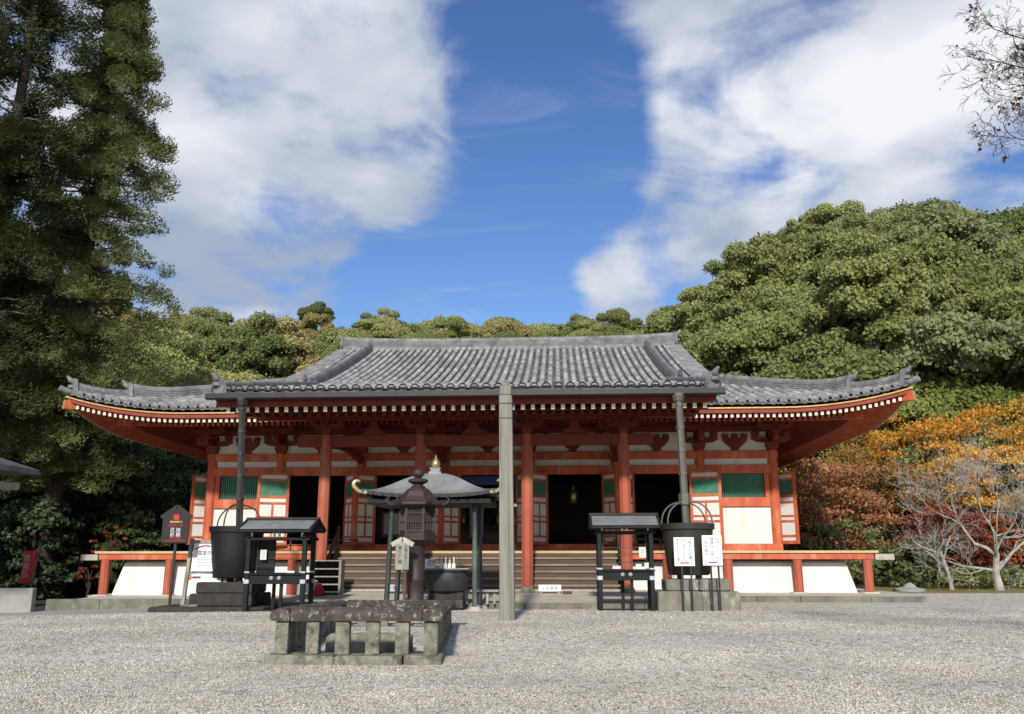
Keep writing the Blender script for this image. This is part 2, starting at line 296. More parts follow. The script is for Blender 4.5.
# gravel court: pebbled grey near, packed earth to the left, grass and leaf litter beyond the court
def ground_material():
    m = bpy.data.materials.new('gravel_court'); m.use_nodes = True; t = m.node_tree; n = t.nodes; l = t.links
    b = n['Principled BSDF']; b.inputs['Roughness'].default_value = .95; b.inputs['Specular IOR Level'].default_value = .15
    tcn = n.new('ShaderNodeTexCoord'); P = tcn.outputs['Object']
    def nz(scale, detail=5, rough=.6, st=None):
        x = n.new('ShaderNodeTexNoise'); x.inputs['Scale'].default_value = scale; x.inputs['Detail'].default_value = detail; x.inputs['Roughness'].default_value = rough
        if st:
            mp = n.new('ShaderNodeMapping'); mp.inputs['Scale'].default_value = st; l.new(P, mp.inputs[0]); l.new(mp.outputs[0], x.inputs['Vector'])
        else: l.new(P, x.inputs['Vector'])
        return x.outputs[0]
    def mr(v, a, b_, c=0, d=1):
        x = n.new('ShaderNodeMapRange'); l.new(v, x.inputs[0])
        for i, q in enumerate((a, b_, c, d)): x.inputs[i+1].default_value = q
        return x.outputs[0]
    def mixc(f, a, b_, typ='MIX'):
        x = n.new('ShaderNodeMixRGB'); x.blend_type = typ
        if isinstance(f, float): x.inputs[0].default_value = f
        else: l.new(f, x.inputs[0])
        for i, q in ((1, a), (2, b_)):
            if isinstance(q, tuple): x.inputs[i].default_value = (*q, 1)
            else: l.new(q, x.inputs[i])
        return x.outputs[0]
    def mth(op, a, b_):
        x = n.new('ShaderNodeMath'); x.operation = op
        for i, q in enumerate((a, b_)):
            if isinstance(q, (int, float)): x.inputs[i].default_value = q
            else: l.new(q, x.inputs[i])
        return x.outputs[0]
    vo = n.new('ShaderNodeTexVoronoi'); vo.inputs['Scale'].default_value = 34; l.new(P, vo.inputs['Vector'])
    vo2 = n.new('ShaderNodeTexVoronoi'); vo2.inputs['Scale'].default_value = 15; l.new(P, vo2.inputs['Vector'])
    sepc = n.new('ShaderNodeSeparateColor'); l.new(vo.outputs['Color'], sepc.inputs[0])
    sepc2 = n.new('ShaderNodeSeparateColor'); l.new(vo2.outputs['Color'], sepc2.inputs[0])
    peb = mixc(mr(sepc.outputs[0], 0, 1), (.32, .29, .235), (.66, .62, .54))
    peb = mixc(mr(sepc2.outputs[1], .8, .84), peb, (.70, .68, .63))
    peb = mixc(mr(sepc2.outputs[0], .88, .92), peb, (.15, .135, .11))
    peb = mixc(mr(vo.outputs['Distance'], .45, .8), peb, (.24, .22, .19))
    peb = mixc(mr(nz(.35, 4), .38, .66), peb, mixc(.35, peb, (.38, .355, .30)))
    peb = mixc(mr(nz(.9, 6, .65, (.25, 1, 1)), .5, .72), peb, mixc(.45, peb, (.62, .60, .55)))
    sx = n.new('ShaderNodeSeparateXYZ'); l.new(P, sx.inputs[0]); X, Y = sx.outputs[0], sx.outputs[1]
    wob = mth('MULTIPLY', mth('SUBTRACT', nz(.5, 5), .5), 3.0)
    # packed earth path at left
    earth = mixc(mr(nz(6, 8, .7), .35, .65), (.27, .25, .215), (.38, .355, .315))
    d = mth('ADD', mth('ADD', mth('MULTIPLY', X, -.62), mth('MULTIPLY', Y, .78)), wob)     # boundary runs diagonally
    c = mixc(mr(d, -3.4, -2.6), peb, earth)
    # grass / litter beyond the court
    grass = mixc(mr(nz(9, 6, .7), .35, .65), (.10, .10, .03), (.26, .22, .09))
    litter = mixc(mr(nz(4, 6, .7), .35, .65), (.03, .028, .015), (.08, .06, .03))
    g2 = mixc(mr(mth('ADD', mth('MULTIPLY', X, 1.0), wob), -9, -6), litter, grass)
    gy = mth('ADD', Y, mth('MULTIPLY', wob, .5))
    far = mth('MAXIMUM', mr(gy, .6, 1.2), mr(mth('ADD', mth('MULTIPLY', X, -1), mth('MULTIPLY', wob, .6)), 12.2, 12.8))
    far = mth('MULTIPLY', far, mr(Y, -9.0, -6.5))
    c = mixc(far, c, g2)
    l.new(c, b.inputs['Base Color'])
    h = mth('ADD', mth('MULTIPLY', vo.outputs['Distance'], -1.0), mth('MULTIPLY', nz(60, 3), .4))
    bp = n.new('ShaderNodeBump'); bp.inputs['Strength'].default_value = .5; bp.inputs['Distance'].default_value = .012
    l.new(h, bp.inputs['Height']); l.new(bp.outputs[0], b.inputs['Normal'])
    return m
m_ground = ground_material()
m_hill = mat('forest_floor', (.035, .032, .016), (.02, .022, .01), .4, .95, .5, 2)

# ------------------------------------------------------------------ text
def glyphs(body, size, loc, m, parent, name='lettering', rz=0.0, spacing=1.0, line=1.0, align='CENTER', tilt=0.0):
    """flat raised lettering standing upright, facing -Y"""
    cu = bpy.data.curves.new('t', 'FONT'); cu.body = body; cu.size = size; cu.align_x = align; cu.align_y = 'CENTER'; cu.extrude = .001; cu.resolution_u = 2
    cu.space_character = spacing; cu.space_line = line
    to = bpy.data.objects.new('t', cu); col.objects.link(to)
    dg = bpy.context.evaluated_depsgraph_get(); dg.update()
    me = bpy.data.meshes.new_from_object(to.evaluated_get(dg)); me.name = name
    bpy.data.objects.remove(to); bpy.data.curves.remove(cu)
    me.transform(Matrix.Rotation(R(90), 4, 'X')); me.transform(Matrix.Rotation(R(tilt), 4, 'X')); me.transform(Matrix.Rotation(rz, 4, 'Z'))
    o0 = origin(parent); me.transform(Matrix.Translation(Vector(loc)-o0))
    me.materials.clear(); me.materials.append(m)
    o = bpy.data.objects.new(name, me); col.objects.link(o); o.parent = parent
    return o

# ================================================================== SETTING
def sstep(a, b, x):
    t = min(1, max(0, (x-a)/(b-a))); return t*t*(3-2*t)
def gz(x, y):
    """ground height of the court: nearly level, falling a little to the left in front of the hall"""
    return -.09*(1-sstep(-16.4, -13.2, y)) - .02*sstep(-14, -6, y) - .03*max(0, min(12, -x-2.5))*sstep(-10.5, -5, y) - .04*sstep(-9, -7, y)*sstep(3, 0, abs(x)-4)
def ground():
    xs = sorted(set([-900, -300, -120, -60, -40, -30]+[round(-26+.8*i, 2) for i in range(66)]+[30, 40, 60, 120, 300, 900]))
    ys = sorted(set([-300, -100, -60, -40]+[round(-30+.8*i, 2) for i in range(56)]+[18, 25, 40, 80, 150, 300, 900]))
    v = [(x, y, gz(x, y)) for y in ys for x in xs]; nx = len(xs)
    f = [(j*nx+i, j*nx+i+1, (j+1)*nx+i+1, (j+1)*nx+i) for j in range(len(ys)-1) for i in range(nx-1)]
    me = bpy.data.meshes.new('ground'); me.from_pydata(v, [], f); me.materials.append(m_ground)
    for p in me.polygons: p.use_smooth = True
    o = bpy.data.objects.new('ground', me); col.objects.link(o); tag(o, 'pale grey gravel court with packed earth at the left', 'ground', kind='structure')
ground()

# wooded slopes round the court (bowl-shaped valley); az in degrees seen from the court, crest distance, crest slope, foot distance
HILL = [(-80, 120, .30, 45), (-45, 120, .27, 40), (-33, 140, .235, 46), (-25, 170, .212, 52), (-17.5, 190, .232, 58), (-9.5, 195, .255, 60), (-2.5, 195, .256, 60), (5.7, 185, .237, 58), (8, 150, .226, 54),
        (12.5, 112, .265, 46), (15, 102, .285, 44), (18.4, 98, .305, 42), (22.0, 96, .325, 41), (25.5, 96, .285, 41), (29.5, 100, .262, 42), (40, 105, .28, 44), (80, 110, .28, 46)]
def hillp(az):
    az = max(-80, min(80, az))
    for a, b in zip(HILL[:-1], HILL[1:]):
        if a[0] <= az <= b[0]:
            t = (az-a[0])/(b[0]-a[0]); return [a[i]+(b[i]-a[i])*t for i in (1, 2, 3)]
def hz(az, r):
    rc, s, r0 = hillp(az); t = (r-r0)/(rc-r0)
    if t <= 0: return -.3
    top = s*rc
    if t <= 1: return -.3+(top+.3)*(t**.85 if t > 0 else 0)
    return top - (r-rc)*.12
def polar(az, r): return CAM.x+r*math.sin(R(az)), CAM.y+r*math.cos(R(az))
def hills():
    azs = [-80+2*i for i in range(81)]; rs = [36+4*i for i in range(24)]+[140+10*i for i in range(14)]
    v = []
    for az in azs:
        for r in rs: x, y = polar(az, r); v.append((x, y, hz(az, r)))
    n = len(rs)
    f = [(i*n+j, i*n+j+1, (i+1)*n+j+1, (i+1)*n+j) for i in range(len(azs)-1) for j in range(n-1)]
    me = bpy.data.meshes.new('hills'); me.from_pydata(v, [], f); me.materials.append(m_hill)
    for p in me.polygons: p.use_smooth = True
    o = bpy.data.objects.new('hills', me); col.objects.link(o); tag(o, 'wooded slopes rising behind the hall', 'hill', kind='structure')
hills()

# paved platform under the hall (kerb in front of the stairs and along both wings)
def pavement():
    b = MB()
    def slab(x0, x1, y0, zf, zb, y1, zbot):
        b.add([(x0, y0, zbot), (x1, y0, zbot), (x1, y0, zf), (x0, y0, zf), (x0, y1, zb), (x1, y1, zb), (x0, y1, zbot), (x1, y1, zbot)],
              [(0, 1, 2, 3), (3, 2, 5, 4), (0, 3, 4, 6), (1, 7, 5, 2)])
    slab(-4.1, 5.2, -6.62, .062, .20, -4.4, -.3); 
    slab(5.2, 10.75, -4.4, .105, .14, -3.0, -.3); slab(-9.9, -4.1, -4.4, .02, .05, -3.0, -.5)
    b.box(-4.1, 5.2, -4.4, -2.0, -.3, .198); b.box(5.2, 10.75, -3.0, 21, -.3, .138); b.box(-10.4, -4.1, -3.0, 21, -.5, .048)
    o = b.build('pavement', m_pave); tag(o, 'pale stone pavement the hall stands on', 'pavement', kind='structure')
    k = MB()
    def kerb(x0, x1, y, zt, zb, n):
        rnd = random.Random(int(x0*10)); xs = [x0+(x1-x0)*i/n+(rnd.uniform(-.2, .2) if 0 < i < n else 0) for i in range(n+1)]
        for a, c in zip(xs[:-1], xs[1:]): k.cbox(a+.004, c-.004, y-.17+rnd.uniform(-.008, .008), y-.003, zb, zt+rnd.uniform(-.006, .006), .012)
    kerb(-4.1, 5.2, -6.62, .066, -.35, 7); kerb(5.25, 10.75, -4.4, .112, -.3, 4); kerb(-10.6, -4.15, -4.4, .024, -.55, 5)
    o = k.build('kerb', m_kerb); tag(o, 'mossy stone kerb along the pavement in front of the hall', 'kerb', kind='structure')
pavement()

# ================================================================== THE HALL
hall = thing('temple_hall', 'wide vermilion temple hall with a sweeping grey tiled roof and a raised veranda', 'temple')
PX = [-8.5, -6.35, -3.85, -1.3, 1.3, 3.85, 6.35, 8.5]
EX, EY = 11.45, -3.3           # eave corner
KX, KY = 5.67, -7.08           # porch roof half width, front edge
YC = 10.2                      # ridge line
def lift(d):                   # corner upturn as a function of the distance from the corner along the eave
    return .5*max(0, (3.5-d)/3.5)**2.1
def zm(s): return 5.0+.28*s+.006*s*s
def zroof(x, y):               # front slope
    s = y-EY; a = abs(x)
    z = zm(max(s, 0)) + lift(EX-a)*max(0, 1-max(s, 0)/4.5)**1.5
    if a <= KX+.02:
        zk = 4.70+.205*(y-KY)+.012*max(0, (a-4.6))**2
        if s < 0: return zk
        k = .18; h = max(0, k-abs(z-zk))/k; z = max(z, zk)+h*h*k*.25
    return z

# --- tiles: real cover tiles and pans, course by course
def tile_column(b, pts, side, r=.078, pitch=.27):
    """pts: path from eave to top. side: unit vector across."""
    side = Vector(side); n = 6
    for p, q in zip(pts[:-1], pts[1:]):
        p = Vector(p); q = Vector(q); d = (q-p).normalized(); nrm = side.cross(d)
        if nrm.z < 0: nrm = -nrm
        vs = []
        for c, rr in ((p, r*1.06), (q, r*.92)):
            vs += [c+side*rr*math.cos(math.pi*k/n)+nrm*rr*math.sin(math.pi*k/n) for k in range(n+1)]
        b.add(vs, [(k, k+1, n+2+k, n+1+k) for k in range(n)]+[tuple(range(n, -1, -1))])
def pan_column(b, pts, side, wdt):
    side = Vector(side); h = wdt/2
    for p, q in zip(pts[:-1], pts[1:]):
        p = Vector(p); q = Vector(q); d = (q-p).normalized(); nrm = side.cross(d)
        if nrm.z < 0: nrm = -nrm
        vs = []
        for c, u in ((p, .022), (q, -.006)):
            vs += [c+side*h*t+nrm*(u-.03*(1-t*t)) for t in (-1, -.4, .4, 1)]
        lo = [p+side*h*t+nrm*(-.02-.03*(1-t*t)) for t in (-1, -.4, .4, 1)]
        b.add(vs+lo, [(k, k+1, k+5, k+4) for k in range(3)]+[(8+k, 9+k, 1+k, k) for k in range(3)])
def disc(b, c, nrm, r=.102, t=.05):
    c = Vector(c); nrm = Vector(nrm).normalized(); a = Vector((nrm.y, -nrm.x, 0)).normalized(); u = a.cross(nrm)
    if u.z < 0: u = -u
    n = 12
    rings = [(0, -t), (r, -t), (r, 0), (r*.78, .0), (r*.74, -.012), (r*.30, -.012), (r*.26, .004), (0.001, .008)]
    vs = [c+nrm*z+(a*math.cos(2*math.pi*k/n)+u*math.sin(2*math.pi*k/n))*rr for rr, z in rings for k in range(n)]
    b.add(vs, [(i*n+k, i*n+(k+1) % n, (i+1)*n+(k+1) % n, (i+1)*n+k) for i in range(len(rings)-1) for k in range(n)])
def path(fn, a, b_, step=.31):
    m = max(1, int(round((b_-a)/step))); return [fn(a+(b_-a)*i/m) for i in range(m+1)]
cov, pan, ends = MB(), MB(), MB(); front_ends = []
PIT = .27
def front_range(x):
    a = abs(x); y0 = KY if a <= KX else EY
    y1 = YC-.12 if a <= 7.22 else EY+(EX-a)
    return y0, y1
nx = int(EX/PIT)
for i in range(-nx, nx+1):
    x = i*PIT; y0, y1 = front_range(x)
    if y1-y0 > .12:
        pts = path(lambda y: (x, y, zroof(x, y)+.045), y0, y1); tile_column(cov, pts, (1, 0, 0))
        front_ends.append((x, y0-.02, zroof(x, y0)+(.06 if abs(x) <= KX else .045)))
    x2 = x+PIT/2
    if abs(x2) < EX-.05:
        y0, y1 = front_range(x2)
        if y1-y0 > .1:
            pan_column(pan, path(lambda y: (x2, y, zroof(x2, y)+.005), y0-.03, y1), (1, 0, 0), PIT*.98)
# side slopes
for sg in (-1, 1):
    ny = int((2*(YC-EY))/PIT)
    for j in range(1, ny):
        y = EY+j*PIT; dcor = min(y-EY, 2*YC-EY-y)
        smax = min(4.2, dcor)
        if smax < .15: continue
        fz = lambda s: zm(s)+lift(dcor)*max(0, 1-s/4.5)**1.5
        tile_column(cov, path(lambda s: (sg*(EX-s), y, fz(s)+.045), 0, smax, .62), (0, 1, 0))
        disc(ends, (sg*(EX+.015), y, fz(0)+.04), (sg, 0, 0))
        y2 = y+PIT/2; d2 = min(y2-EY, 2*YC-EY-y2)
        if d2 > .1: pan_column(pan, path(lambda s: (sg*(EX-s), y2, zm(s)+lift(d2)*max(0, 1-s/4.5)**1.5+.005), -.03, min(4.25, d2), .62), (0, 1, 0), PIT*.98)
# rear slope: one plain tiled sheet
rear = MB()
for i in range(-41, 42):
    x = i*PIT; a = abs(x); y1 = YC if a <= 7.2 else EY+EX-a
    if y1-EY < .2: continue
    pts = [(x, 2*YC-y, zm(y-EY)+.045) for y in np.linspace(EY, y1, 12)]; tile_column(rear, pts, (1, 0, 0))
    pan_column(rear, [(x+PIT/2, p[1], p[2]-.04) for p in pts], (1, 0, 0), PIT)
roof = cov.build('roof', m_tile, hall)
for p in roof.data.polygons: p.use_smooth = len(p.vertices) == 4
pn = pan.build('pan_tiles', m_pan, roof); pn.parent = roof
tag(ends.build('eave_end_tiles', m_tileend, roof), kind='stuff')
d0 = MB(); disc(d0, (0, 0, 0), (0, -1, 0)); e0 = None
for p in front_ends:
    if e0 is None: e0 = d0.build('end_tile', m_tileend, roof); e0.material_slots[0].link = 'OBJECT'; e = e0
    else: e = e0.copy(); col.objects.link(e); e.parent = roof
    e.location = p; e.material_slots[0].material = m_porchend if p[1] < -6 else m_tiled
rear.build('rear_slope', m_tile, roof)

# --- ridges: stacked courses with a rounded cap, along a path
def ridge(b, pts, wdt, h, courses=5, capr=None):
    pts = [Vector(p) for p in pts]; prof = []
    for k in range(courses):
        z0 = h*k/courses; z1 = h*(k+1)/courses; ww = wdt/2*(1-.22*k/courses)
        prof += [(ww, z0+.012), (ww, z1-.012), (ww-.022, z1-.008), (ww-.022, z1+.008)]
    prof = [(wdt/2, -.12)]+prof
    cr = capr or wdt*.30
    prof += [(cr, h), (cr, h+.02)]+[(cr*math.cos(t), h+.02+cr*math.sin(t)) for t in (math.pi/5, math.pi*.4)]
    full = prof+[(-a, z) for a, z in reversed(prof)]; n = len(full); vs = []
    for i, p in enumerate(pts):
        d = pts[min(i+1, len(pts)-1)]-pts[max(i-1, 0)]; d.z = 0; d.normalize(); s = Vector((d.y, -d.x, 0))
        vs += [p+s*a+Vector((0, 0, z)) for a, z in full]
    fs = [(i*n+k, i*n+(k+1) % n, (i+1)*n+(k+1) % n, (i+1)*n+k) for i in range(len(pts)-1) for k in range(n)]
    fs += [tuple(range(n)), tuple(range(len(pts)*n-1, (len(pts)-1)*n-1, -1))]
    b.add(vs, fs)
def onigawara(name, c, d, h=.5, wd=.42):
    """ridge-end ornament plate facing direction d with a swept-up tip"""
    b = MB(); c = Vector(c); d = Vector(d).normalized(); s = Vector((d.y, -d.x, 0))
    poly = [(-wd*.62, -.12), (-wd*.70, .02), (-wd*.52, .10), (-wd*.45, h*.55), (-wd*.30, h*.82), (0, h), (wd*.30, h*.82), (wd*.45, h*.55), (wd*.52, .10), (wd*.70, .02), (wd*.62, -.12)]
    n = len(poly)
    b.add([c+s*a+Vector((0, 0, z)) for a, z in poly]+[c+d*.10+s*a*.92+Vector((0, 0, z)) for a, z in poly],
          [tuple(range(n)), tuple(range(2*n-1, n-1, -1))]+[(i, (i+1) % n, (i+1) % n+n, i+n) for i in range(n)])
    b.tube([c+Vector((0, 0, h*.62)), c+d*.16+Vector((0, 0, h*.82)), c+d*.27+Vector((0, 0, h*1.12))], [.085, .075, .03], 8)
    b.lathe([(.02, -.06), (.11, -.04), (.11, .04), (.02, .06)], c+d*.11+Vector((0, 0, h*.35)), 8)
    return b.build(name, m_tiled, roof)
zr0 = zm(YC-EY)
b = MB(); ridge(b, [(x, YC, zr0-.02+.13*abs(x/7.2)**4) for x in np.linspace(-7.2, 7.2, 25)], .46, .34, 6); b.build('main_ridge', m_tiled, roof)
for sg in (-1, 1):
    onigawara('ridge_end_ornament', (sg*7.2, YC, zr0+.08), (sg, 0, 0), .56, .55)
    KR = 6.02
    b = MB(); ys = np.linspace(1.0, YC-.25, 22); ridge(b, [(sg*KR, y, zroof(KR, y)+.03) for y in ys], .32, .24, 4); b.build('descending_ridge', m_tiled, roof)
    onigawara('ridge_end_ornament', (sg*KR, .98, zroof(KR, .98)+.02), (0, -1, 0), .42, .40)
    # hip ridge in two tiers
    hp = lambda s: (sg*(EX-s), EY+s, zm(s)+lift(s)*max(0, 1-s/4.5)**1.5)
    def hpl(s): x, y, z = hp(s); return (x, y, z+.03+.10*max(0, 1-abs(s-1.2)/.8)**2 if s > 1.2 else z+.03)
    b = MB(); ridge(b, [hpl(s) for s in np.linspace(1.22, 4.6, 14)], .30, .25, 4); b.build('hip_ridge', m_tiled, roof)
    x, y, z = hp(1.2); onigawara('ridge_end_ornament', (x, y, z+.06), (sg, -1, 0), .44, .38)
    b = MB(); ridge(b, [(hp(s)[0], hp(s)[1], hp(s)[2]+.02+.07*max(0, 1-s/.7)**2) for s in np.linspace(.16, 1.2, 8)], .26, .17, 3); b.build('hip_ridge', m_tiled, roof)
    x, y, z = hp(.16); onigawara('ridge_end_ornament', (x, y, z+.05), (sg, -1, 0), .38, .32)
    b = MB(); x, y, z = hp(0); d = Vector((sg, -1, 0)).normalized(); b.tube([Vector((x, y, z+.0))-d*.25, Vector((x, y, z+.02)), Vector((x, y, z+.09))+d*.20], .085, 10); b.build('corner_tile', m_tiled, roof)
    # gable verge: tiles laid sideways, barge board, gable wall
    b = MB()
    for y in np.arange(EY+4.35, YC-.2, .30):
        z = zroof(7.2, y)
        b.tube([(sg*6.75, y, z+.10), (sg*7.42, y, z+.05)], .085, 8); b.box(min(sg*6.7, sg*7.38), max(sg*6.7, sg*7.38), y+.06, y+.25, z+.01, z+.05)
    b.build('verge_tiles', m_tiled, roof)
    b = MB(); ys = np.linspace(EY+4.25, YC, 10); 
    for y0, y1 in zip(ys[:-1], ys[1:]):
        for m_ in (1, -1):
            Y0, Y1 = (y0, y1) if m_ == 1 else (2*YC-y0, 2*YC-y1)
            b.bar((sg*7.25, Y0, zroof(7.2, y0)-.2), (sg*7.25, Y1, zroof(7.2, y1)-.2), .06, .32)
    b.build('barge_board', m_red, roof)
    b = MB(); pl = [(y, zroof(7, y)-.05) for y in ys]+[(2*YC-y, zroof(7, y)-.05) for y in ys[::-1]]
    b.prism(pl, 'x', sg*6.6, sg*6.66); b.build('gable_wall', m_white, hall)
    # porch roof side: small ridge tile row and closing board
    b = MB(); ridge(b, [(sg*(KX-.06), y, zroof(KX-.05, y)+.04) for y in np.linspace(KY+.1, .7, 20)], .22, .12, 2); b.build('porch_verge_ridge', m_tiled, roof)
    onigawara('ridge_end_ornament', (sg*(KX-.10), KY+.02, zroof(KX, KY)+.06), (sg*.5, -1, 0), .30, .30)
    b = MB()
    for y0, y1 in zip(np.linspace(KY+.05, .6, 10)[:-1], np.linspace(KY+.05, .6, 10)[1:]):
        b.bar((sg*(KX-.03), y0, zroof(KX-.1, y0)-.16), (sg*(KX-.03), y1, zroof(KX-.1, y1)-.16), .05, .30)
    b.build('porch_barge_board', m_shadered, roof)

# --- eaves: soffit boards, rafters in two tiers, fascia strips
def eave_runs():
    """(point(s,t) function, direction) for the four eaves: t along the eave, s inward"""
    Wd = EX; Dp = YC-EY
    yield 'front', Wd, lambda t, s: (t, EY+s), Wd
    yield 'rear', Wd, lambda t, s: (t, 2*YC-EY-s), Wd
    yield 'left', Dp, lambda t, s: (-EX+s, YC+t), Dp
    yield 'right', Dp, lambda t, s: (EX-s, YC+t), Dp
OV = 2.95
for nm, half, P, _ in eave_runs():
    lz = lambda t: lift(half-abs(t))
    sof, fly, tips, base, btips, gold, redb, gold2, redb2 = [MB() for _ in range(9)]; single = []
    ts = np.linspace(-half, half, 61)
    for t0, t1 in zip(ts[:-1], ts[1:]):
        for s0, s1, za, zb in ((.02, 1.2, 4.76, 5.0), (1.2, OV+.4, 4.86, 5.5)):
            q = []
            for t, s, z in ((t0, s0, za), (t1, s0, za), (t1, s1, zb), (t0, s1, zb)):
                tt = max(-(half-s), min(half-s, t)); k = max(0, 1-s/4.5); q.append((*P(tt, s), z+lz(tt)*k))
            sof.add(q, [(0, 1, 2, 3)])
        if nm == 'front' and abs((t0+t1)/2) < KX-.2: continue
        a0, a1 = P(t0, 0.02), P(t1, .02)
        G_, R_ = (gold, redb) if t0 < 0 or nm != 'front' else (gold2, redb2)
        G_.bar((*a0, 4.865+lz(t0)), (*a1, 4.865+lz(t1)), .09, .035)
        a0, a1 = P(t0*(1-.04/half), .05), P(t1*(1-.04/half), .05)
        R_.bar((*a0, 4.785+lz(t0)), (*a1, 4.785+lz(t1)), .07, .10)
    pit = .157 if nm in ('front', 'right', 'left') else .4
    for k in range(-int(half/pit), int(half/pit)+1):
        t = k*pit; room = half-abs(t)
        if room < .25: continue
        l0 = lz(t)
        def pz(s, z0, sl): return (*P(t, s), z0+sl*s+l0*max(0, 1-s/4.5))
        e1 = min(1.9, room-.05)
        hide = nm == 'front' and abs(t) < KX-.3
        if nm == 'front' and not hide:
            f1, f2 = MB(), MB(); f1.bar(pz(.10, 4.655, .2), pz(e1, 4.655, .2), .075, .095); f2.bar(pz(.088, 4.655, .2), pz(.10, 4.655, .2), .077, .097); single.append((f1, f2))
        else:
            fly.bar(pz(.10, 4.655, .2), pz(e1, 4.655, .2), .075, .095)
            if not hide: tips.bar(pz(.088, 4.655, .2), pz(.10, 4.655, .2), .077, .097)
        if room > 1.25:
            e2 = min(OV+.3, room-.05)
            base.bar(pz(1.1, 4.40, .30), pz(e2, 4.40, .30), .08, .105)
            if not hide: btips.bar(pz(1.088, 4.40, .30), pz(1.1, 4.40, .30), .082, .107)
    ko = MB()
    for t0, t1 in zip(ts[:-1], ts[1:]):
        lim = half-1.2
        u0, u1 = max(-lim, min(lim, t0)), max(-lim, min(lim, t1))
        if u1-u0 > .01: ko.bar((*P(u0, 1.2), 4.84+lz(u0)*.73), (*P(u1, 1.2), 4.84+lz(u1)*.73), .09, .07)
    sf = sof.build('eave_soffit', m_shadered, hall)
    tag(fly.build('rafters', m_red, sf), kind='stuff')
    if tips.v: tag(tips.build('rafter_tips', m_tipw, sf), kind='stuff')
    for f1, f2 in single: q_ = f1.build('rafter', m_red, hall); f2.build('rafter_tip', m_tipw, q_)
    tag(base.build('base_rafters', m_shadered, sf), kind='stuff'); tag(btips.build('base_rafter_tips', m_red, sf), kind='stuff')
    ko.build('rafter_rail', m_red, sf)
    gold.build('gilded_strip', m_gold, sf); redb.build('eave_fascia', m_fascia, sf)
    if gold2.v: gold2.build('gilded_strip', m_gold, sf); redb2.build('eave_fascia', m_fascia, sf)
for sg in (-1, 1):
    for yy, dy in ((EY, 1), (2*YC-EY, -1)):
        b = MB(); b.bar((sg*(EX+.02), yy-.02*dy, 5.14), (sg*8.4, yy+3.05*dy, 5.30), .15, .24); h = b.build('hip_rafter', m_red, hall)
        b = MB(); b.bar((sg*(EX+.035), yy-.035*dy, 5.141), (sg*(EX+.022), yy-.022*dy, 5.14), .155, .245); b.build('gilded_cap', m_gold, h)
        b = MB(); b.bar((sg*(EX-1.0), yy+1.0*dy, 4.80), (sg*8.4, yy+3.05*dy, 5.05), .15, .2); h = b.build('hip_rafter', m_red, hall)

# porch eave
sof, fly, tips, base, btips, fas = MB(), MB(), MB(), MB(), MB(), MB()
sof.add([(-KX, KY+.05, 4.42), (KX, KY+.05, 4.42), (KX, -2.5, 5.28), (-KX, -2.5, 5.28)], [(0, 1, 2, 3)])
fas.bar((-KX, KY+.06, 4.56), (KX, KY+.06, 4.56), .08, .11); fas.bar((-KX+.05, KY+.10, 4.44), (KX-.05, KY+.10, 4.44), .08, .12)
k = 0
for k in range(-24, 25):
    x = k*.226; z = lambda y, z0: z0+.2*(y-KY)
    f1, f2 = MB(), MB(); f1.bar((x, KY+.20, z(KY+.2, 4.29)), (x, -4.5, z(-4.5, 4.29)), .085, .11); f2.bar((x, KY+.186, z(KY+.186, 4.29)), (x, KY+.20, z(KY+.2, 4.29)), .087, .112); q_ = f1.build('rafter', m_shadered, hall); f2.build('rafter_tip', m_tipw, q_)
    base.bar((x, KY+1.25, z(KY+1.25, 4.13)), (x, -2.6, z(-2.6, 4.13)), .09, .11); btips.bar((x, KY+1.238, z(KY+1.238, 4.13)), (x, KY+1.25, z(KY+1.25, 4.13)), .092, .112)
sf = sof.build('porch_soffit', m_shadered, hall); tag(base.build('base_rafters', m_shadered, sf), kind='stuff'); tag(btips.build('base_rafter_tips', m_shadered, sf), kind='stuff')
fas.build('porch_fascia', m_shadered, sf)
b = MB(); b.bar((-KX, KY+1.28, 4.455), (KX, KY+1.28, 4.455), .1, .07); b.build('rafter_rail', m_shadered, sf)
b = MB()
gy, g0 = KY-.14, 4.585      # half-round gutter
n = 6
for (x0, x1) in ((-5.82, 5.82),):
    ring = [(gy+.075*math.cos(t), g0+.035-.075*math.sin(t)*1.0) for t in [math.pi*i/n for i in range(n+1)]]
    poly = ring+[(gy-.066, g0+.035), (gy-.05, g0-.02), (gy+.05, g0-.02), (gy+.066, g0+.035)]
    b.prism([(gy-.085, g0+.06), (gy-.085, g0-.05), (gy-.06, g0-.075), (gy+.06, g0-.075), (gy+.08, g0-.05), (gy+.08, g0+.06), (gy+.065, g0+.06), (gy+.065, g0-.04), (gy-.07, g0-.04), (gy-.07, g0+.06)], 'x', x0, x1)
gut = b.build('gutter', m_gutter, hall)
# downspouts: hexagonal pipe with collars
for sx, xt, xb, zb, mm in ((-1, -4.98, -4.84, 1.45, m_pipedk), (1, 4.80, 4.84, 1.50, m_pipe)):
    b = MB(); b.tube([(xt, gy, g0-.05), (xb, gy, zb)], .082, 6); b.lathe([(.11, -.12), (.14, .0), (.14, .05)], (xt, gy, g0-.10), 6)
    d = b.build('downspout', mm, gut); c = MB()
    for z in (4.28, 3.78, 3.28, 2.78, 2.28):
        t = (g0-z)/(g0-zb); c.lathe([(.088, -.03), (.095, -.03), (.095, .03), (.088, .03)], (xt+(xb-xt)*t, gy, z), 6)
    c.build('pipe_collar', mm, d)
    if sx == 1:
        c = MB(); c.lathe([(.10, 0), (.125, .0), (.125, .22), (.10, .24)], (xt+(xb-xt)*.77, gy, 2.12), 6); c.build('pipe_collar', mm, d)

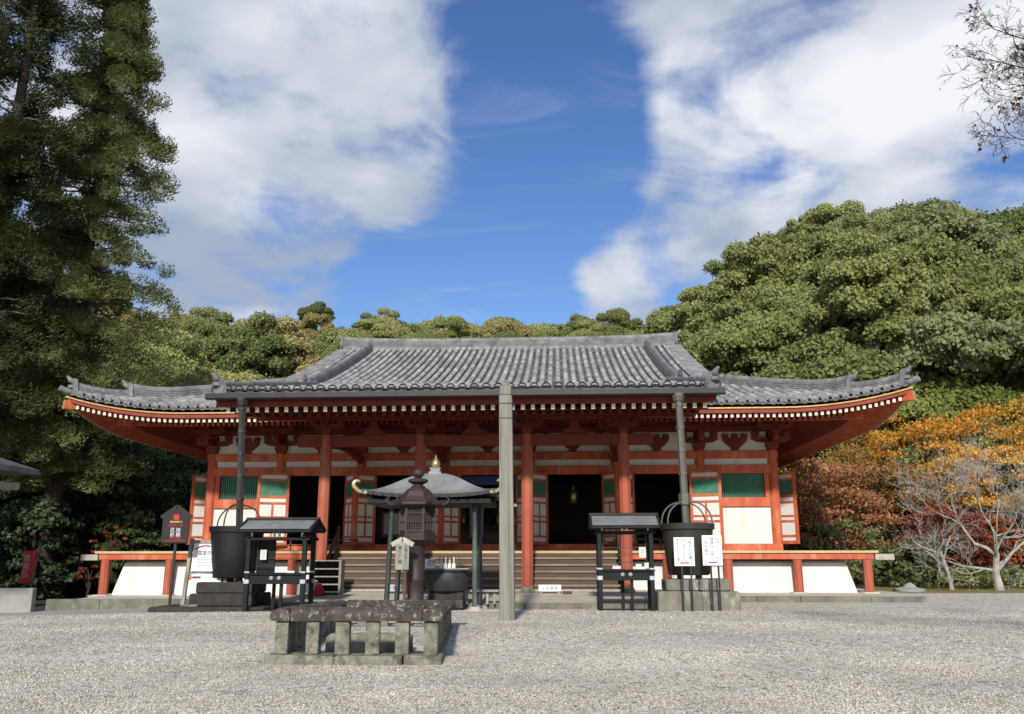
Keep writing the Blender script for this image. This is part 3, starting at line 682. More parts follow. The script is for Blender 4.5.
# --- pillars, beams and brackets
def bracket(x, y, z, s=1., m=m_shadered, proj=True):
    """bearing block, curved bracket arm with three small blocks, and a stepped arm towards the eave"""
    b = MB()
    def blk(cx, cy, z0, wd, h): b.prism([(cx-wd*.32, z0), (cx+wd*.32, z0), (cx+wd*.5, z0+h*.5), (cx+wd*.5, z0+h), (cx-wd*.5, z0+h), (cx-wd*.5, z0+h*.5)], 'y', cy-wd*.5, cy+wd*.5)
    blk(x, y, z, .36*s, .24*s)
    def arm(z0, L_): return [(x-L_, z0+.16*s), (x-L_, z0+.10*s), (x-L_*.8, z0+.03*s), (x-L_*.5, z0), (x+L_*.5, z0), (x+L_*.8, z0+.03*s), (x+L_, z0+.10*s), (x+L_, z0+.16*s)]
    b.prism(arm(z+.24*s, .58*s), 'y', y-.08*s, y+.08*s)
    for dx in (-.46*s, 0, .46*s): blk(x+dx, y, z+.40*s, .22*s, .15*s)
    if proj:
        b.prism([(y+.2, z+.24*s), (y-.62, z+.27*s), (y-.7, z+.33*s), (y-.7, z+.40*s), (y+.2, z+.40*s)], 'x', x-.08, x+.08)
        blk(x, y-.6, z+.40*s, .22*s, .15*s)
        yy = y-.6; L_ = .55*s; z0 = z+.55*s
        b.prism([(x-L_, z0+.15*s), (x-L_, z0+.09*s), (x-L_*.5, z0), (x+L_*.5, z0), (x+L_, z0+.09*s), (x+L_, z0+.15*s)], 'y', yy-.075, yy+.075)
        for dx in (-.45*s, 0, .45*s): blk(x+dx, yy, z0+.15*s, .2*s, .13*s)
    return b.build('bracket', m, hall)
for i, x in enumerate(PX):
    b = MB(); b.lathe([(.152, 1.19), (.152, 3.9), (.14, 4.12)], (x, 0, 0), 18)
    p = b.build('pillar', m_red, hall, smooth=True)
    bracket(x, -.02, 4.12)
def hbeam(name, x0, x1, y0, y1, z0, z1, m=m_red): b = MB(); b.cbox(x0, x1, y0, y1, z0, z1, .012); return b.build(name, m, hall)
hbeam('sill_beam', -8.6, 8.6, -.175, -.06, 1.185, 1.40)
hbeam('head_beam', -8.5, 8.5, -.115, -.035, 3.44, 3.70)
hbeam('tie_beam', -8.66, 8.66, -.10, .10, 3.885, 4.12)
hbeam('wall_purlin', -8.9, 8.9, -.09, .09, 4.69, 4.88, m_shadered)
hbeam('eave_purlin', -9.6, 9.6, -.70, -.55, 4.985, 5.12, m_shadered)
for a, c in zip(PX[:-1], PX[1:]):
    b = MB(); b.box(a+.14, c-.14, -.03, .03, 3.69, 3.89); b.build('plaster_strip', m_white, hall)
    b = MB(); b.box(a+.14, c-.14, -.02, .05, 4.12, 4.69); b.build('plaster_panel', m_white, hall)
    # strut between the brackets: narrow foot flaring to a block
    mx = (a+c)/2; b = MB()
    poly = [(mx-.10, 4.125), (mx+.10, 4.125), (mx+.12, 4.20), (mx+.28, 4.33), (mx+.36, 4.42), (mx+.36, 4.50), (mx-.36, 4.50), (mx-.36, 4.42), (mx-.28, 4.33), (mx-.12, 4.20)]
    b.prism(poly, 'y', -.09, -.022)
    for dx in (-.28, 0, .28): b.box(mx+dx-.09, mx+dx+.09, -.12, -.022, 4.505, 4.62)
    b.build('strut', m_shadered, hall)
    b = MB(); b.box(a, c, -.06, .06, 4.88, 5.6); b.build('upper_wall', m_shadered, hall)

# corner bays: plaster wall, green lattice window
for sg in (-1, 1):
    x0, x1 = sorted((sg*6.50, sg*8.35))
    b = MB(); b.box(x0, x1, -.03, .04, 1.40, 2.47); b.build('wall', m_white, hall)
    b = MB(); b.cbox(x0, x1, -.10, .05, 2.47, 2.74, .01); b.cbox(x0, x0+.14, -.10, .05, 2.74, 3.44, .01); b.cbox(x1-.14, x1, -.10, .05, 2.74, 3.44, .01); fr = b.build('window', m_red, hall)
    b = MB(); n = 24
    for k in range(n):
        c = x0+.15+(x1-x0-.30)*(k+.5)/n; b.box(c-.022, c+.022, .0, .04, 2.745, 3.435)
    b.build('lattice', m_green, fr)
    b = MB(); b.box(x0+.13, x1-.13, .045, .06, 2.74, 3.44); b.build('window_backing', m_green, fr)
# outer walls at the sides and the back, dark room inside
for sg in (-1, 1):
    ys = [0, 2.2, 4.9, 7.6, 10.2, 12.9, 15.6, 18.2, 20.4]
    for y in ys[1:]:
        b = MB(); b.lathe([(.152, 1.19), (.152, 3.9), (.14, 4.12)], (sg*8.5, y, 0), 14); b.build('pillar', m_red, hall, smooth=True)
    b = MB(); b.box(min(sg*8.46, sg*8.53), max(sg*8.46, sg*8.53), .15, 20.3, 1.19, 5.5); b.build('wall', m_white, hall)
    b = MB()
    for z0, z1 in ((1.19, 1.42), (2.45, 2.66), (3.44, 3.70), (3.9, 4.12)): b.box(min(sg*8.42, sg*8.62), max(sg*8.42, sg*8.62), .1, 20.4, z0, z1)
    b.build('side_beams', m_red, hall)
b = MB(); b.box(-8.5, 8.5, 20.35, 20.45, 1.19, 5.5); b.build('wall', m_white, hall)
b = MB(); b.box(-8.42, 8.42, .25, 20.3, 1.28, 1.31); b.build('room_floor', m_int, hall)
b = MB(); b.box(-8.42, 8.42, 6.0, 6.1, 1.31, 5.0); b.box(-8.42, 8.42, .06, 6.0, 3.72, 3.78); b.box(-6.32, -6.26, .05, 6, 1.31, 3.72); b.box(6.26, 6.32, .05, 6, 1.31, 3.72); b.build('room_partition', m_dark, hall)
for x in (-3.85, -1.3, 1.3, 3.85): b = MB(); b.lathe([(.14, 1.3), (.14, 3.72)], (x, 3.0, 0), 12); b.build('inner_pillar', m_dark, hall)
b = MB(); b.box(-.62, -.2, .9, .93, 1.62, 2.62); b.build('room_curtain', m_inkgrey, hall)
b = MB(); b.box(-3.25, -2.65, .30, .34, 1.62, 2.38); nb = b.build('framed_notice', m_int, hall)
b = MB(); b.box(-3.18, -2.72, .29, .298, 1.70, 2.31); b.build('notice_sheet', m_concrete, nb)

b = MB(); b.cbox(-1.1, 1.1, 1.1, 1.7, 1.31, 1.78, .02); ob_ = b.build('offering_box', m_int, hall)
b = MB()
for k in range(14): x = -1.0+.154*k; b.bar((x, 1.12, 1.80), (x, 1.68, 1.80), .05, .03)
b.build('box_slats', m_int, ob_)
b = MB(); b.box(-1.14, 1.14, .22, .235, 3.16, 3.43); b.build('valance', m_inkblue, hall)
for x, z in ((-.55, 2.75), (.5, 2.75), (2.6, 2.7), (-2.7, 2.7)):
    b = MB(); b.lathe([(.02, .55), (.03, .4), (.16, .32), (.13, .28), (.12, .05), (.15, .0), (.05, -.06)], (x, 1.6, z), 10); b.build('hanging_lantern', m_goldleaf, hall, smooth=True)
b = MB(); b.cbox(-1.6, 1.6, 4.2, 5.2, 1.31, 2.1, .02); b.build('altar', m_int, hall)
for x in (-1.2, -.7, .0, .6, 1.15): b = MB(); b.lathe([(.10, 0), (.05, .08), (.06, .25), (.12, .42), (.05, .5), (.01, .62)], (x, 4.4, 2.1), 10); b.build('altar_vessel', m_goldleaf, hall, smooth=True)

# doors: vermilion leaves with white and green panels
def leaf(pa, pb, z0, z1, cols=2, mfr=m_red):
    pa = Vector((*pa, 0)); pb = Vector((*pb, 0)); d = pb-pa; wd = d.length; d.normalize(); nrm = Vector((d.y, -d.x, 0))
    if nrm.y > 0: nrm = -nrm
    H = z1-z0
    def quad(b, u0, u1, f0, f1, o0, o1):
        vs = [pa+d*u+nrm*o+Vector((0, 0, z1-H*f)) for u, f, o in ((u0, f1, o0), (u1, f1, o0), (u1, f1, o1), (u0, f1, o1), (u0, f0, o0), (u1, f0, o0), (u1, f0, o1), (u0, f0, o1))]
        b.add(vs, [(0, 3, 2, 1), (4, 5, 6, 7), (0, 1, 5, 4), (1, 2, 6, 5), (2, 3, 7, 6), (3, 0, 4, 7)])
    st = .085
    b = MB(); quad(b, 0, st, 0, 1, -.03, .03); quad(b, wd-st, wd, 0, 1, -.03, .03)
    rails = [(0, .03), (.085, .115), (.315, .35), (.405, .435), (.60, .625), (.67, .70), (.875, .905), (.955, 1)]
    for f0, f1 in rails: quad(b, st, wd-st, f0, f1, -.03, .026)
    if cols == 2:
        for f0, f1 in ((.435, .60), (.625, .67), (.70, .875)): quad(b, wd/2-.03, wd/2+.03, f0, f1, -.03, .022)
    fr = b.build('door_leaf', mfr, hall)
    def pnl(u0, u1, f0, f1, m, nm): q = MB(); quad(q, u0, u1, f0, f1, -.015, .008); q.build(nm, m, fr)
    pnl(st, wd-st, .03, .085, m_white, 'panel'); pnl(st, wd-st, .115, .315, m_green, 'panel'); pnl(st, wd-st, .35, .405, m_white, 'panel')
    for f0, f1 in ((.435, .60), (.625, .67), (.70, .875)):
        if cols == 2: pnl(st, wd/2-.03, f0, f1, m_white, 'panel'); pnl(wd/2+.03, wd-st, f0, f1, m_white, 'panel')
        else: pnl(st, wd-st, f0, f1, m_white, 'panel')
    pnl(st, wd-st, .905, .955, m_white, 'panel')
leaf((5.98, -.26), (6.86, -.56), 1.36, 3.50); leaf((-6.86, -.56), (-5.98, -.26), 1.36, 3.50)
for x in (-3.85, -1.3, 1.3, 3.85):
    leaf((x-.42, -.24), (x-.02, -.80), 1.38, 3.44, 2, m_red); leaf((x+.02, -.80), (x+.50, -.24), 1.38, 3.44, 2, m_red)
for sg in (-1, 1): leaf((sg*8.66, .62), (sg*9.16, .12), 1.40, 3.50, 1)
# --- porch pillars and beams
for x in (-3.775, -1.35, 1.35, 3.775):
    b = MB(); b.add([], []); r = .148
    b.lathe([(r, .33), (r, 3.9), (r*.95, 4.06)], (x, -4.407, 0), 8, rot=math.pi/8)
    p = b.build('porch_pillar', m_redold, hall)
    b = MB(); b.lathe([(.25, .19), (.25, .21), (.21, .29), (.17, .345)], (x, -4.407, 0), 4, rot=math.pi/4); b.build('pillar_base', m_stone, p, bevel=.01)
    bracket(x, -4.407, 4.06, .72, m_shadered, proj=False)
hbeam('porch_beam', -4.5, 4.5, -4.50, -4.31, 3.77, 4.05, m_shadered)
hbeam('porch_purlin', -5.6, 5.6, -4.48, -4.33, 4.455, 4.60, m_shadered)
for x in (-3.775, -1.35, 1.35, 3.775):
    hx = x*(3.85/3.775) if abs(x) > 2 else x*1.3/1.35
    b = MB()
    pts = [Vector((x+(hx-x)*t, -4.3+4.2*t, 3.86+.30*math.sin(math.pi*t)*.5+.05*t)) for t in np.linspace(0, 1, 9)]
    for p, q in zip(pts[:-1], pts[1:]): b.bar(p, q, .15, .24)
    b.build('rainbow_beam', m_shadered, hall)
for x in (-2.56, 0, 2.56):
    b = MB(); b.prism([(x-.34, 4.06), (x+.34, 4.06), (x+.26, 4.14), (x+.13, 4.24), (x+.10, 4.40), (x-.10, 4.40), (x-.13, 4.24), (x-.26, 4.14)], 'y', -4.45, -4.37); b.build('strut', m_shadered, hall)

# --- veranda, plinth and stairs
b = MB(); rnd = random.Random(3)
b.box(-10.22, 10.22, -3.2, 1.2, 1.125, 1.185); b.box(-10.22, -8.3, 1.2, 21.5, 1.125, 1.185); b.box(8.3, 10.22, 1.2, 21.5, 1.125, 1.185)
ver = b.build('veranda_floor', m_floor, hall)
for x0, x1 in ((-10.12, -3.9), (3.9, 10.12)):
    b = MB(); b.cbox(x0, x1, -3.16, -3.02, .965, 1.12, .01); b.build('veranda_beam', m_red, hall)
for sg in (-1, 1):
    b = MB(); b.cbox(min(sg*10.02, sg*10.14), max(sg*10.02, sg*10.14), -3.0, 21.4, .965, 1.12, .01); b.build('veranda_beam', m_red, hall)
    b = MB(); b.cbox(min(sg*10.145, sg*10.62), max(sg*10.145, sg*10.62), -3.17, -3.0, .945, 1.10, .012); b.build('beam_end', m_beamend, hall)
for x, y in [(sx*a, -3.09) for sx in (-1, 1) for a in (9.95, 8.2, 6.45, 4.9)]+[(sx*9.95, y) for sx in (-1, 1) for y in (-.2, 2.4, 5, 7.6, 10.2, 12.8, 15.4, 18, 20.6)]:
    zb = .138 if x > 0 else .048
    b = MB(); b.lathe([(.118, zb+.02), (.115, .962)], (x, y, 0), 8, rot=math.pi/8); p = b.build('veranda_post', m_redold if abs(x) > 7 else m_redold, hall)
    b = MB(); b.cbox(x-.2, x+.2, y-.2, y+.2, zb-.06, zb+.022, .02); b.build('post_base', m_pave, p)
b = MB()   # battered white plaster plinth under the veranda
for x0, x1, zb, t0, t1 in ((-9.78, -3.9, .045, -9.56, -3.9), (3.9, 9.70, .135, 3.9, 9.50)):
    pl = [(-2.95, zb), (-2.82, .88), (-2.72, .93), (21, .93), (21, zb)]
    n = len(pl); b.add([(x0 if z < .5 else t0, y, z) for y, z in pl]+[(x1 if z < .5 else t1, y, z) for y, z in pl], [tuple(range(n)), tuple(range(2*n-1, n-1, -1))]+[(i, i+n, (i+1) % n+n, (i+1) % n) for i in range(n)])
b.build('plaster_plinth', m_white, hall)
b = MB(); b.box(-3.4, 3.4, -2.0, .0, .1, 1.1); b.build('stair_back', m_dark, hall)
# stairs between the porch pillars
st = MB(); ns = MB(); n = 6; z0, z1 = .20, 1.185; rise = (z1-z0)/n
for k in range(n):
    zt = z0+rise*(k+1); y = -4.12+.185*k
    if k < n-1: ns.cbox(-3.62, 3.62, y-.035, y+.20, zt-.05, zt, .008)
    st.box(-3.58, 3.58, y, y+.03, zt-rise, zt-.05)
s_ = st.build('stairs', m_stair, hall); ns.build('stair_treads', m_nose, s_)
b = MB(); b.cbox(-3.75, 3.75, -4.22, -4.10, .20, .255, .008); b.build('ground_sill', m_beamend, s_)
for sg in (-1, 1):      # handrail and string board
    b = MB(); b.bar((sg*3.66, -4.2, .36), (sg*3.66, -3.15, 1.22), .05, .26); h = b.build('string_board', m_int, s_)
    b = MB(); b.bar((sg*3.66, -4.25, .95), (sg*3.66, -3.2, 1.78), .06, .06); b.bar((sg*3.66, -4.2, .3), (sg*3.66, -4.2, 1.0), .05, .05); b.bar((sg*3.66, -3.25, 1.19), (sg*3.66, -3.25, 1.82), .06, .06); b.build('handrail', m_int, s_)
# veranda railing by the left of the stairs
for x0, x1 in ((-6.3, -3.7), (3.7, 6.3)):
    b = MB()
    for z in (1.36, 1.52): b.bar((x0, -.9, z), (x1, -.9, z), .04, .035)
    for x in np.linspace(x0, x1, 5): b.bar((x, -.9, 1.185), (x, -.9, 1.54), .04, .04)
    b.build('low_railing', m_int, hall)

# ================================================================== THINGS IN THE COURT
# --- two iron rain pots under the downspouts, each on its stone base
def rain_pot(x, y, z, rt_, rb, h, m, label, double):
    t = thing('rain_pot', label, 'rain pot', (x, y, z), 'rain pots under the downspouts')
    b = MB(); b.lathe([(rb*.93, .0), (rb, .04), (rb+(rt_-rb)*.5, h*.5), (rt_*.985, h-.13), (rt_*1.05, h-.12), (rt_*1.06, h-.005), (rt_*1.04, h), (rt_*.95, h), (rt_*.93, h-.1), (rb*.9, .12)], (x, y, z), 32); b.build('pot_body', m, t, smooth=True)
    b = MB()
    for a in (.6, 2.2, 3.8, 5.4): b.box(x+rb*.6*math.cos(a)-.06, x+rb*.6*math.cos(a)+.06, y+rb*.6*math.sin(a)-.06, y+rb*.6*math.sin(a)+.06, z-.08, z+.02)
    b.build('foot', m, t)
    for dx, dy, ro in (((-.11, .16, .0), (.11, -.18, .0)) if double else ((0, .03, 0), (-.02, -.32, 0))):
        hw = rt_*.86 if not (not double and dy < -.2) else rt_*.34
        pts = [(x+dx*.4+hw*math.cos(q), y+dy+.06*math.sin(q), z+h-.03+.50*math.sin(q)**.8) for q in np.linspace(.0, math.pi, 17)]
        b = MB(); b.tube(pts, .017, 6); b.build('bail_handle', m_pipe if double else m_pipedk, t)
    return t
def block_base(name, label, parts, m):
    c = parts[0]; t = thing(name, label, 'stone base', ((c[0]+c[1])/2, (c[2]+c[3])/2, c[4]))
    for p in parts:
        b = MB(); b.cbox(*p, .025); b.build('stone_block', m, t)
    return t
block_base('stone_pedestal', 'two-tier mossy stone base under the right-hand iron pot', [(4.13, 5.02, -7.75, -6.55, -.06, .345), (5.03, 5.80, -7.70, -6.55, -.06, .34), (4.32, 5.0, -7.58, -6.75, .346, .58), (5.01, 5.62, -7.6, -6.75, .346, .585)], m_mossstone)
rain_pot(4.86, -7.18, .66, .545, .44, 1.06, m_pot, 'olive-black iron rain pot with two hoop handles behind the white notices', True)
block_base('stone_pedestal', 'dark two-tier stone base under the black pot at the left', [(-6.30, -3.9, -8.15, -6.9, -.20, .035), (-5.58, -4.2, -7.86, -6.75, .036, .29), (-5.50, -4.3, -7.74, -6.8, .291, .52)], m_darkstone)
rain_pot(-4.87, -7.24, .60, .565, .475, 1.08, m_potdk, 'black iron rain pot with a thin arched handle beside the left candle stand', False)

# --- candle stands
def candle_stand(x0, x1, y0, y1, zs, zt, ridge_z, eave_z, label, cards, left):
    cx, cy = (x0+x1)/2, (y0+y1)/2; g = gz(cx, cy)
    t = thing('candle_stand', label, 'candle stand', (cx, cy, g), 'candle stands in front of the stairs')
    for x in (x0, x1):
        for y in (y0, y1):
            b = MB(); b.cbox(x-.045, x+.045, y-.045, y+.045, g-.02, zt, .008); l_ = b.build('post', m_black, t)
            b = MB(); b.box(x-.052, x+.052, y-.052, y+.052, zs-.19, zs-.11); b.build('metal_band', m_steel, l_); b = MB(); b.box(x-.05, x+.05, y-.05, y+.05, zs+.02, zs+.05); b.build('metal_band', m_steel, l_)
    for x in ((cx-.04, cx+.12) if not left else (cx-.18, cx+.12)):
        b = MB(); b.bar((x, y0+.06 if x > cx else y1-.1, g-.01), (x, y0+.06 if x > cx else y1-.1, zs-.18), .06, .06); b.build('post', m_black, t)
    b = MB(); b.cbox(x0-.02, x1+.02, y0-.03, y1+.03, zs-.20, zs-.12, .006); b.cbox(x0-.06, x1+.06, y0-.06, y1+.06, zs-.02, zs+.015, .006); b.box(x0+.05, x1-.05, y0-.02, y0+.0, zs-.12, zs-.02)
    tr = b.build('tray', m_black, t)
    b = MB()
    for x in (cx-.07, cx+.09): b.lathe([(.035, -.035), (.045, -.01), (.045, .01), (.03, .035)], (x, y0-.03, zs-.08), 8)
    b.build('knob', m_steel, tr)
    b = MB()
    for y in (y0, y1): b.cbox(x0-.10, x1+.10, y-.04, y+.04, zt-.12, zt-.06, .006)
    for x in (x0, x1): b.cbox(x-.04, x+.04, y0-.1, y1+.1, zt-.06, zt+.0, .006)
    b.bar((x0-.05, y0, g+.04), (x1+.05, y0, g+.04), .05, .03)
    b.build('rail', m_black, t)
    for x in (cx-.06, cx+.04, x0+.05, x1-.05): b = MB(); b.box(x-.022, x+.022, y0-.045, y0+.0, zt-.05, zt+.03); b.build('metal_bracket', m_steel, t)
    # gabled sheet roof with a dark underside and ridge cap
    ov = .17; xe0, xe1 = x0-ov, x1+ov; yf, yb = y0-.24, y1+.24
    b = MB(); b.prism([(yf, eave_z), (cy, ridge_z-.02), (yb, eave_z), (yb, eave_z-.05), (cy, ridge_z-.08), (yf, eave_z-.05)], 'x', xe0, xe1); rf = b.build('roof', m_black, t)
    b = MB(); b.add([(xe0+.012, yf-.004, eave_z+.012), (xe1-.012, yf-.004, eave_z+.012), (xe1-.012, cy, ridge_z-.006), (xe0+.012, cy, ridge_z-.006), (xe1-.012, yb+.004, eave_z+.012), (xe0+.012, yb+.004, eave_z+.012)], [(0, 1, 2, 3), (3, 2, 4, 5)]); b.build('roof_sheet', m_zinc, rf)
    b = MB(); b.cbox(xe0-.03, xe1+.03, cy-.05, cy+.05, ridge_z-.01, ridge_z+.045, .012); b.build('ridge_cap', m_gutter, rf)
    for x in (xe0, xe1): b = MB(); b.bar((x, cy, ridge_z+.0), (x, cy+(yb-cy+.02), eave_z-.0), .05, .05); b.bar((x, cy, ridge_z+.0), (x, cy-(yb-cy+.02), eave_z-.0), .05, .05); b.build('barge_board', m_gutter, rf)
    # candle racks inside
    b = MB()
    for k in range(3):
        z = zs+.16+.15*k; b.bar((x0+.08, cy-.12+.1*k, z), (x1-.08, cy-.12+.1*k, z), .012, .012)
        for x in np.linspace(x0+.12, x1-.12, 9): b.bar((x, cy-.12+.1*k, z), (x, cy-.12+.1*k, z+.035), .006, .006)
    for x in (x0+.08, x1-.08): b.bar((x, cy, zs), (x, cy, zt-.1), .016, .016)
    b.build('candle_rack', m_blackiron, t)
    for (x, z, wd, h, y, m) in cards:
        b = MB(); b.box(x-wd/2, x+wd/2, y-.006, y, z, z+h); c = b.build('card', m, t)
        if h > .16:
            q = MB()
            for k in range(5): q.box(x-wd*.3, x+wd*.3, y-.009, y-.0062, z+h*(.15+.16*k), z+h*(.19+.16*k))
            q.build('lettering', m_inkgrey, c)
    return t
candle_stand(2.97, 4.04, -7.62, -7.05, .76, 1.62, 1.90, 1.66, 'black candle stand with a pale sheet roof to the right of the wooden post', [(3.86, 1.02, .14, .21, -7.60, m_paper), (3.32, .79, .17, .06, -7.56, m_paper), (3.78, .79, .12, .10, -7.52, m_paper), (3.95, .80, .09, .12, -7.45, m_paper)], False)
candle_stand(-4.22, -3.06, -8.28, -7.66, .70, 1.49, 1.80, 1.58, 'black candle stand with a pale sheet roof beside the black pot at the left', [(-3.99, .98, .13, .20, -8.05, m_paper), (-3.35, .72, .16, .04, -8.2, m_paper)], True)
t = bpy.data.objects['candle_stand.001']
b = MB(); b.box(-4.15, -3.78, -7.95, -7.9, .72, 1.42); b.build('back_panel', m_black, t)

# --- small red and white parcels under the left stand and a white box: offerings in the gap behind it
b = MB(); b.cbox(-3.95, -3.60, -5.5, -5.2, .22, .50, .02); o = b.build('white_box', m_paper); tag(o, 'small white box on the pavement seen under the left candle stand', 'box')
b = MB(); b.lathe([(.08, 0), (.13, .05), (.14, .16), (.09, .27), (.05, .33), (.01, .34)], (-3.52, -5.4, .10), 12); o = b.build('red_bundle', m_redcloth, smooth=True); tag(o, 'red cloth bundle on the pavement seen under the left candle stand', 'bundle')

# --- white notices on iron legs in front of the right pot
def notice(x0, x1, z0, z1, y, lean, label, cols_, red, legs):
    t = thing('notice_board', label, 'notice', ((x0+x1)/2, y, gz(x0, y)), 'white notices in front of the right pot')
    b = MB(); b.cbox(x0, x1, y-.012, y, z0, z1, .004); bd = b.build('board', m_signw, t)
    for x in legs:
        b = MB(); b.bar((x, y+.02, gz(x, y)-.03), (x, y+.012, z1-.1), .035, .02); b.build('leg', m_gutter, t)
    n = len(cols_); wd = x1-x0
    for k, (s, m) in enumerate(cols_):
        sz = min(.078, (z1-z0)*.78/len(s)); glyphs('\n'.join(s), sz, (x1-wd*(.2+.3*k), y-.015, z1-(z1-z0)*.45), m, bd, line=.98)
    b = MB(); b.box(x0+wd*.28, x0+wd*.72, y-.0145, y-.0122, z0+.05, z0+.075); b.build('red_mark', m_inkred, bd)
    return t
notice(4.46, 4.87, .85, 1.42, -7.98, 0, 'white notice in three columns standing in front of the iron pot', [('雨水ため置', m_inkteal), ('防火用の水です', m_inkgrey), ('手を入れない事', m_inkgrey)], 1, (4.61, 4.79))
notice(5.03, 5.43, .86, 1.46, -7.98, 0, 'white notice to the right of the iron pot with teal headings', [('お守 と 札', m_inkgrey), ('護摩木は受付', m_inkgrey), ('御祈祷中', m_inkgrey)], 1, (5.19, 5.34))

# --- brown house-shaped sign at left
t = thing('signpost', 'dark brown house-shaped sign with white and red letters on a thin post', 'sign', (-5.90, -8, gz(-5.9, -8)))
b = MB(); b.prism([(-6.20, 1.32), (-5.63, 1.32), (-5.62, 1.86), (-5.91, 2.06), (-6.20, 1.86)], 'y', -8.03, -8.0); bd = b.build('board', m_brownboard, t)
b = MB(); b.bar((-6.24, -8.02, 1.85), (-5.91, -8.02, 2.08), .08, .025, (0, 1, 0)); b.bar((-5.91, -8.02, 2.08), (-5.58, -8.02, 1.85), .08, .025, (0, 1, 0)); b.build('board_roof', m_brownboard, t)
b = MB(); b.tube([(-5.93, -7.97, gz(-5.9, -8)-.03), (-5.90, -7.97, 1.85)], .033, 8); b.build('post', m_pipedk, t)
b = MB(); b.box(-5.97, -5.85, -8.034, -8.031, 1.80, 1.91); b.build('red_emblem', m_inkred, bd)
glyphs('観音霊場札所', .045, (-5.91, -8.033, 1.755), m_yellow, bd); glyphs('西国第八番', .062, (-5.91, -8.033, 1.68), m_inkred, bd)
glyphs('厄 除\n祈 願', .10, (-5.91, -8.033, 1.535), m_signw, bd, line=.95); glyphs('本尊如意輪', .05, (-5.91, -8.033, 1.415), m_inkred, bd)
b = MB(); b.box(-6.15, -5.68, -8.034, -8.031, 1.365, 1.375); b.build('red_line', m_inkred, bd)

# --- white notice panel in a grey timber frame
t = thing('notice_stand', 'white panel with a red arc and blue words in a grey timber frame', 'notice', (-5.5, -7.5, .03))
for x, dx in ((-5.80, .07), (-4.95, -.05)):
    b = MB(); b.bar((x-dx*.1, -7.60, .03), (x+dx*.1, -7.42, 1.42), .075, .06); b.build('frame_post', m_greywood, t)
for z in (1.36, .70): b = MB(); b.bar((-5.78, -7.44-.1*(1-z), z), (-4.95, -7.44-.1*(1-z), z), .06, .07); b.build('frame_rail', m_greywood, t)
b = MB(); b.add([(-5.72, -7.545, .74), (-5.02, -7.545, .74), (-5.02, -7.475, 1.31), (-5.72, -7.475, 1.31), (-5.72, -7.525, .74), (-5.02, -7.525, .74), (-5.02, -7.455, 1.31), (-5.72, -7.455, 1.31)], [(0, 1, 2, 3), (7, 6, 5, 4), (0, 4, 5, 1), (1, 5, 6, 2), (2, 6, 7, 3), (3, 7, 4, 0)]); pn_ = b.build('panel', m_signw, t)
b = MB(); b.bar((-5.7, -7.51, .44), (-5.05, -7.51, .44), .03, .30); b.bar((-5.7, -7.515, .66), (-5.05, -7.515, .66), .03, .05); b.build('lower_panel', m_signw, t)
pts = [(-5.69+.34*q, -7.56+.12*(.46+.12*math.sin(q*2.4)), 1.20+.075*math.sin(q*2.2)) for q in np.linspace(0, 1, 9)]
b = MB(); b.tube([(x, -7.485-(1.31-z)*.123-.004, z) for x, y, z in pts], .012, 6); b.build('red_arc', m_inkred, pn_)
glyphs('国宝の修理', .105, (-5.36, -7.507, 1.12), m_inkblue, pn_, tilt=-7)
b = MB()
for k in range(7): z = 1.02-.032*k; b.bar((-5.62, -7.545+(z-.74)*.123-.002, z), (-5.12, -7.545+(z-.74)*.123-.002, z), .004, .010)
b.build('small_print', m_inkgrey, pn_)
b = MB(); b.cbox(-5.72, -5.35, -7.95, -7.7, .036, .075, .01); o = b.build('foot_stone', m_stone); tag(o, 'flat grey stone slab lying in front of the framed notice', 'stone slab')

# --- bare timber post in the middle of the court
t = thing('wooden_post', 'tall weathered grey timber post with a stepped top in the middle of the court', 'post', (1.255, -11.0, gz(1.25, -11)))
b = MB(); b.prism([(1.125, 0), (1.385, 0), (1.335, 3.82), (1.11, 3.82)], 'y', -11.13, -10.87)
b.v = [(x, y, z-.05 if z < 1 else z) for x, y, z in b.v]; p = b.build('shaft', m_pole, t, bevel=.018)
b = MB(); b.cbox(1.122, 1.322, -11.10, -10.9, 3.825, 4.00, .015); b.cbox(1.15, 1.295, -11.07, -10.93, 4.001, 4.05, .01); b.lathe([(.06, 0), (.05, .05), (.02, .075)], (1.22, -11, 4.05), 4); b.build('stepped_top', m_pole, t)
b = MB()
for z in (3.40, 3.66): b.box(1.106+.0, 1.352, -11.135, -10.865, z, z+.018)
b.build('iron_band', m_pipedk, t)
b = MB(); b.lathe([(.0, -.03), (.045, -.02), (.05, .02), (.0, .035)], (1.375, -11.0, 1.90), 8); b.build('peg', m_palegold, t)

# --- incense pavilion: four bronze posts, hipped sheet roof with swept corners and a gilded jewel
PVx0, PVx1, PVy0, PVy1 = -1.36, .40, -8.0, -6.86
pcx, pcy = (PVx0+PVx1)/2, (PVy0+PVy1)/2
t = thing('incense_pavilion', 'small incense pavilion with four patinated posts and a swept pale sheet roof', 'pavilion', (pcx, pcy, gz(pcx, pcy)))
for x in (PVx0, PVx1):
    for y in (PVy0, PVy1):
        g = gz(x, y); dx = .06 if x < pcx else -.02
        b = MB(); b.tube([(x-dx*.7, y, g), (x+dx*.5, y, 2.16)], [.056, .048], 12); p = b.build('post', m_verdi, t, smooth=True)
        b = MB(); b.lathe([(.17, -.03), (.17, .03), (.13, .05), (.09, .09)], (x-dx*.7, y, g), 14); b.build('post_base', m_pave, p)
b = MB(); hx, hy = 1.37, 1.0; pcx -= .04
def pvz(u): return 2.30+.50*(.5+.5*math.cos(math.pi*min(1, u)**1.15))      # u: 0 at the top, 1 at the eave
rings = []
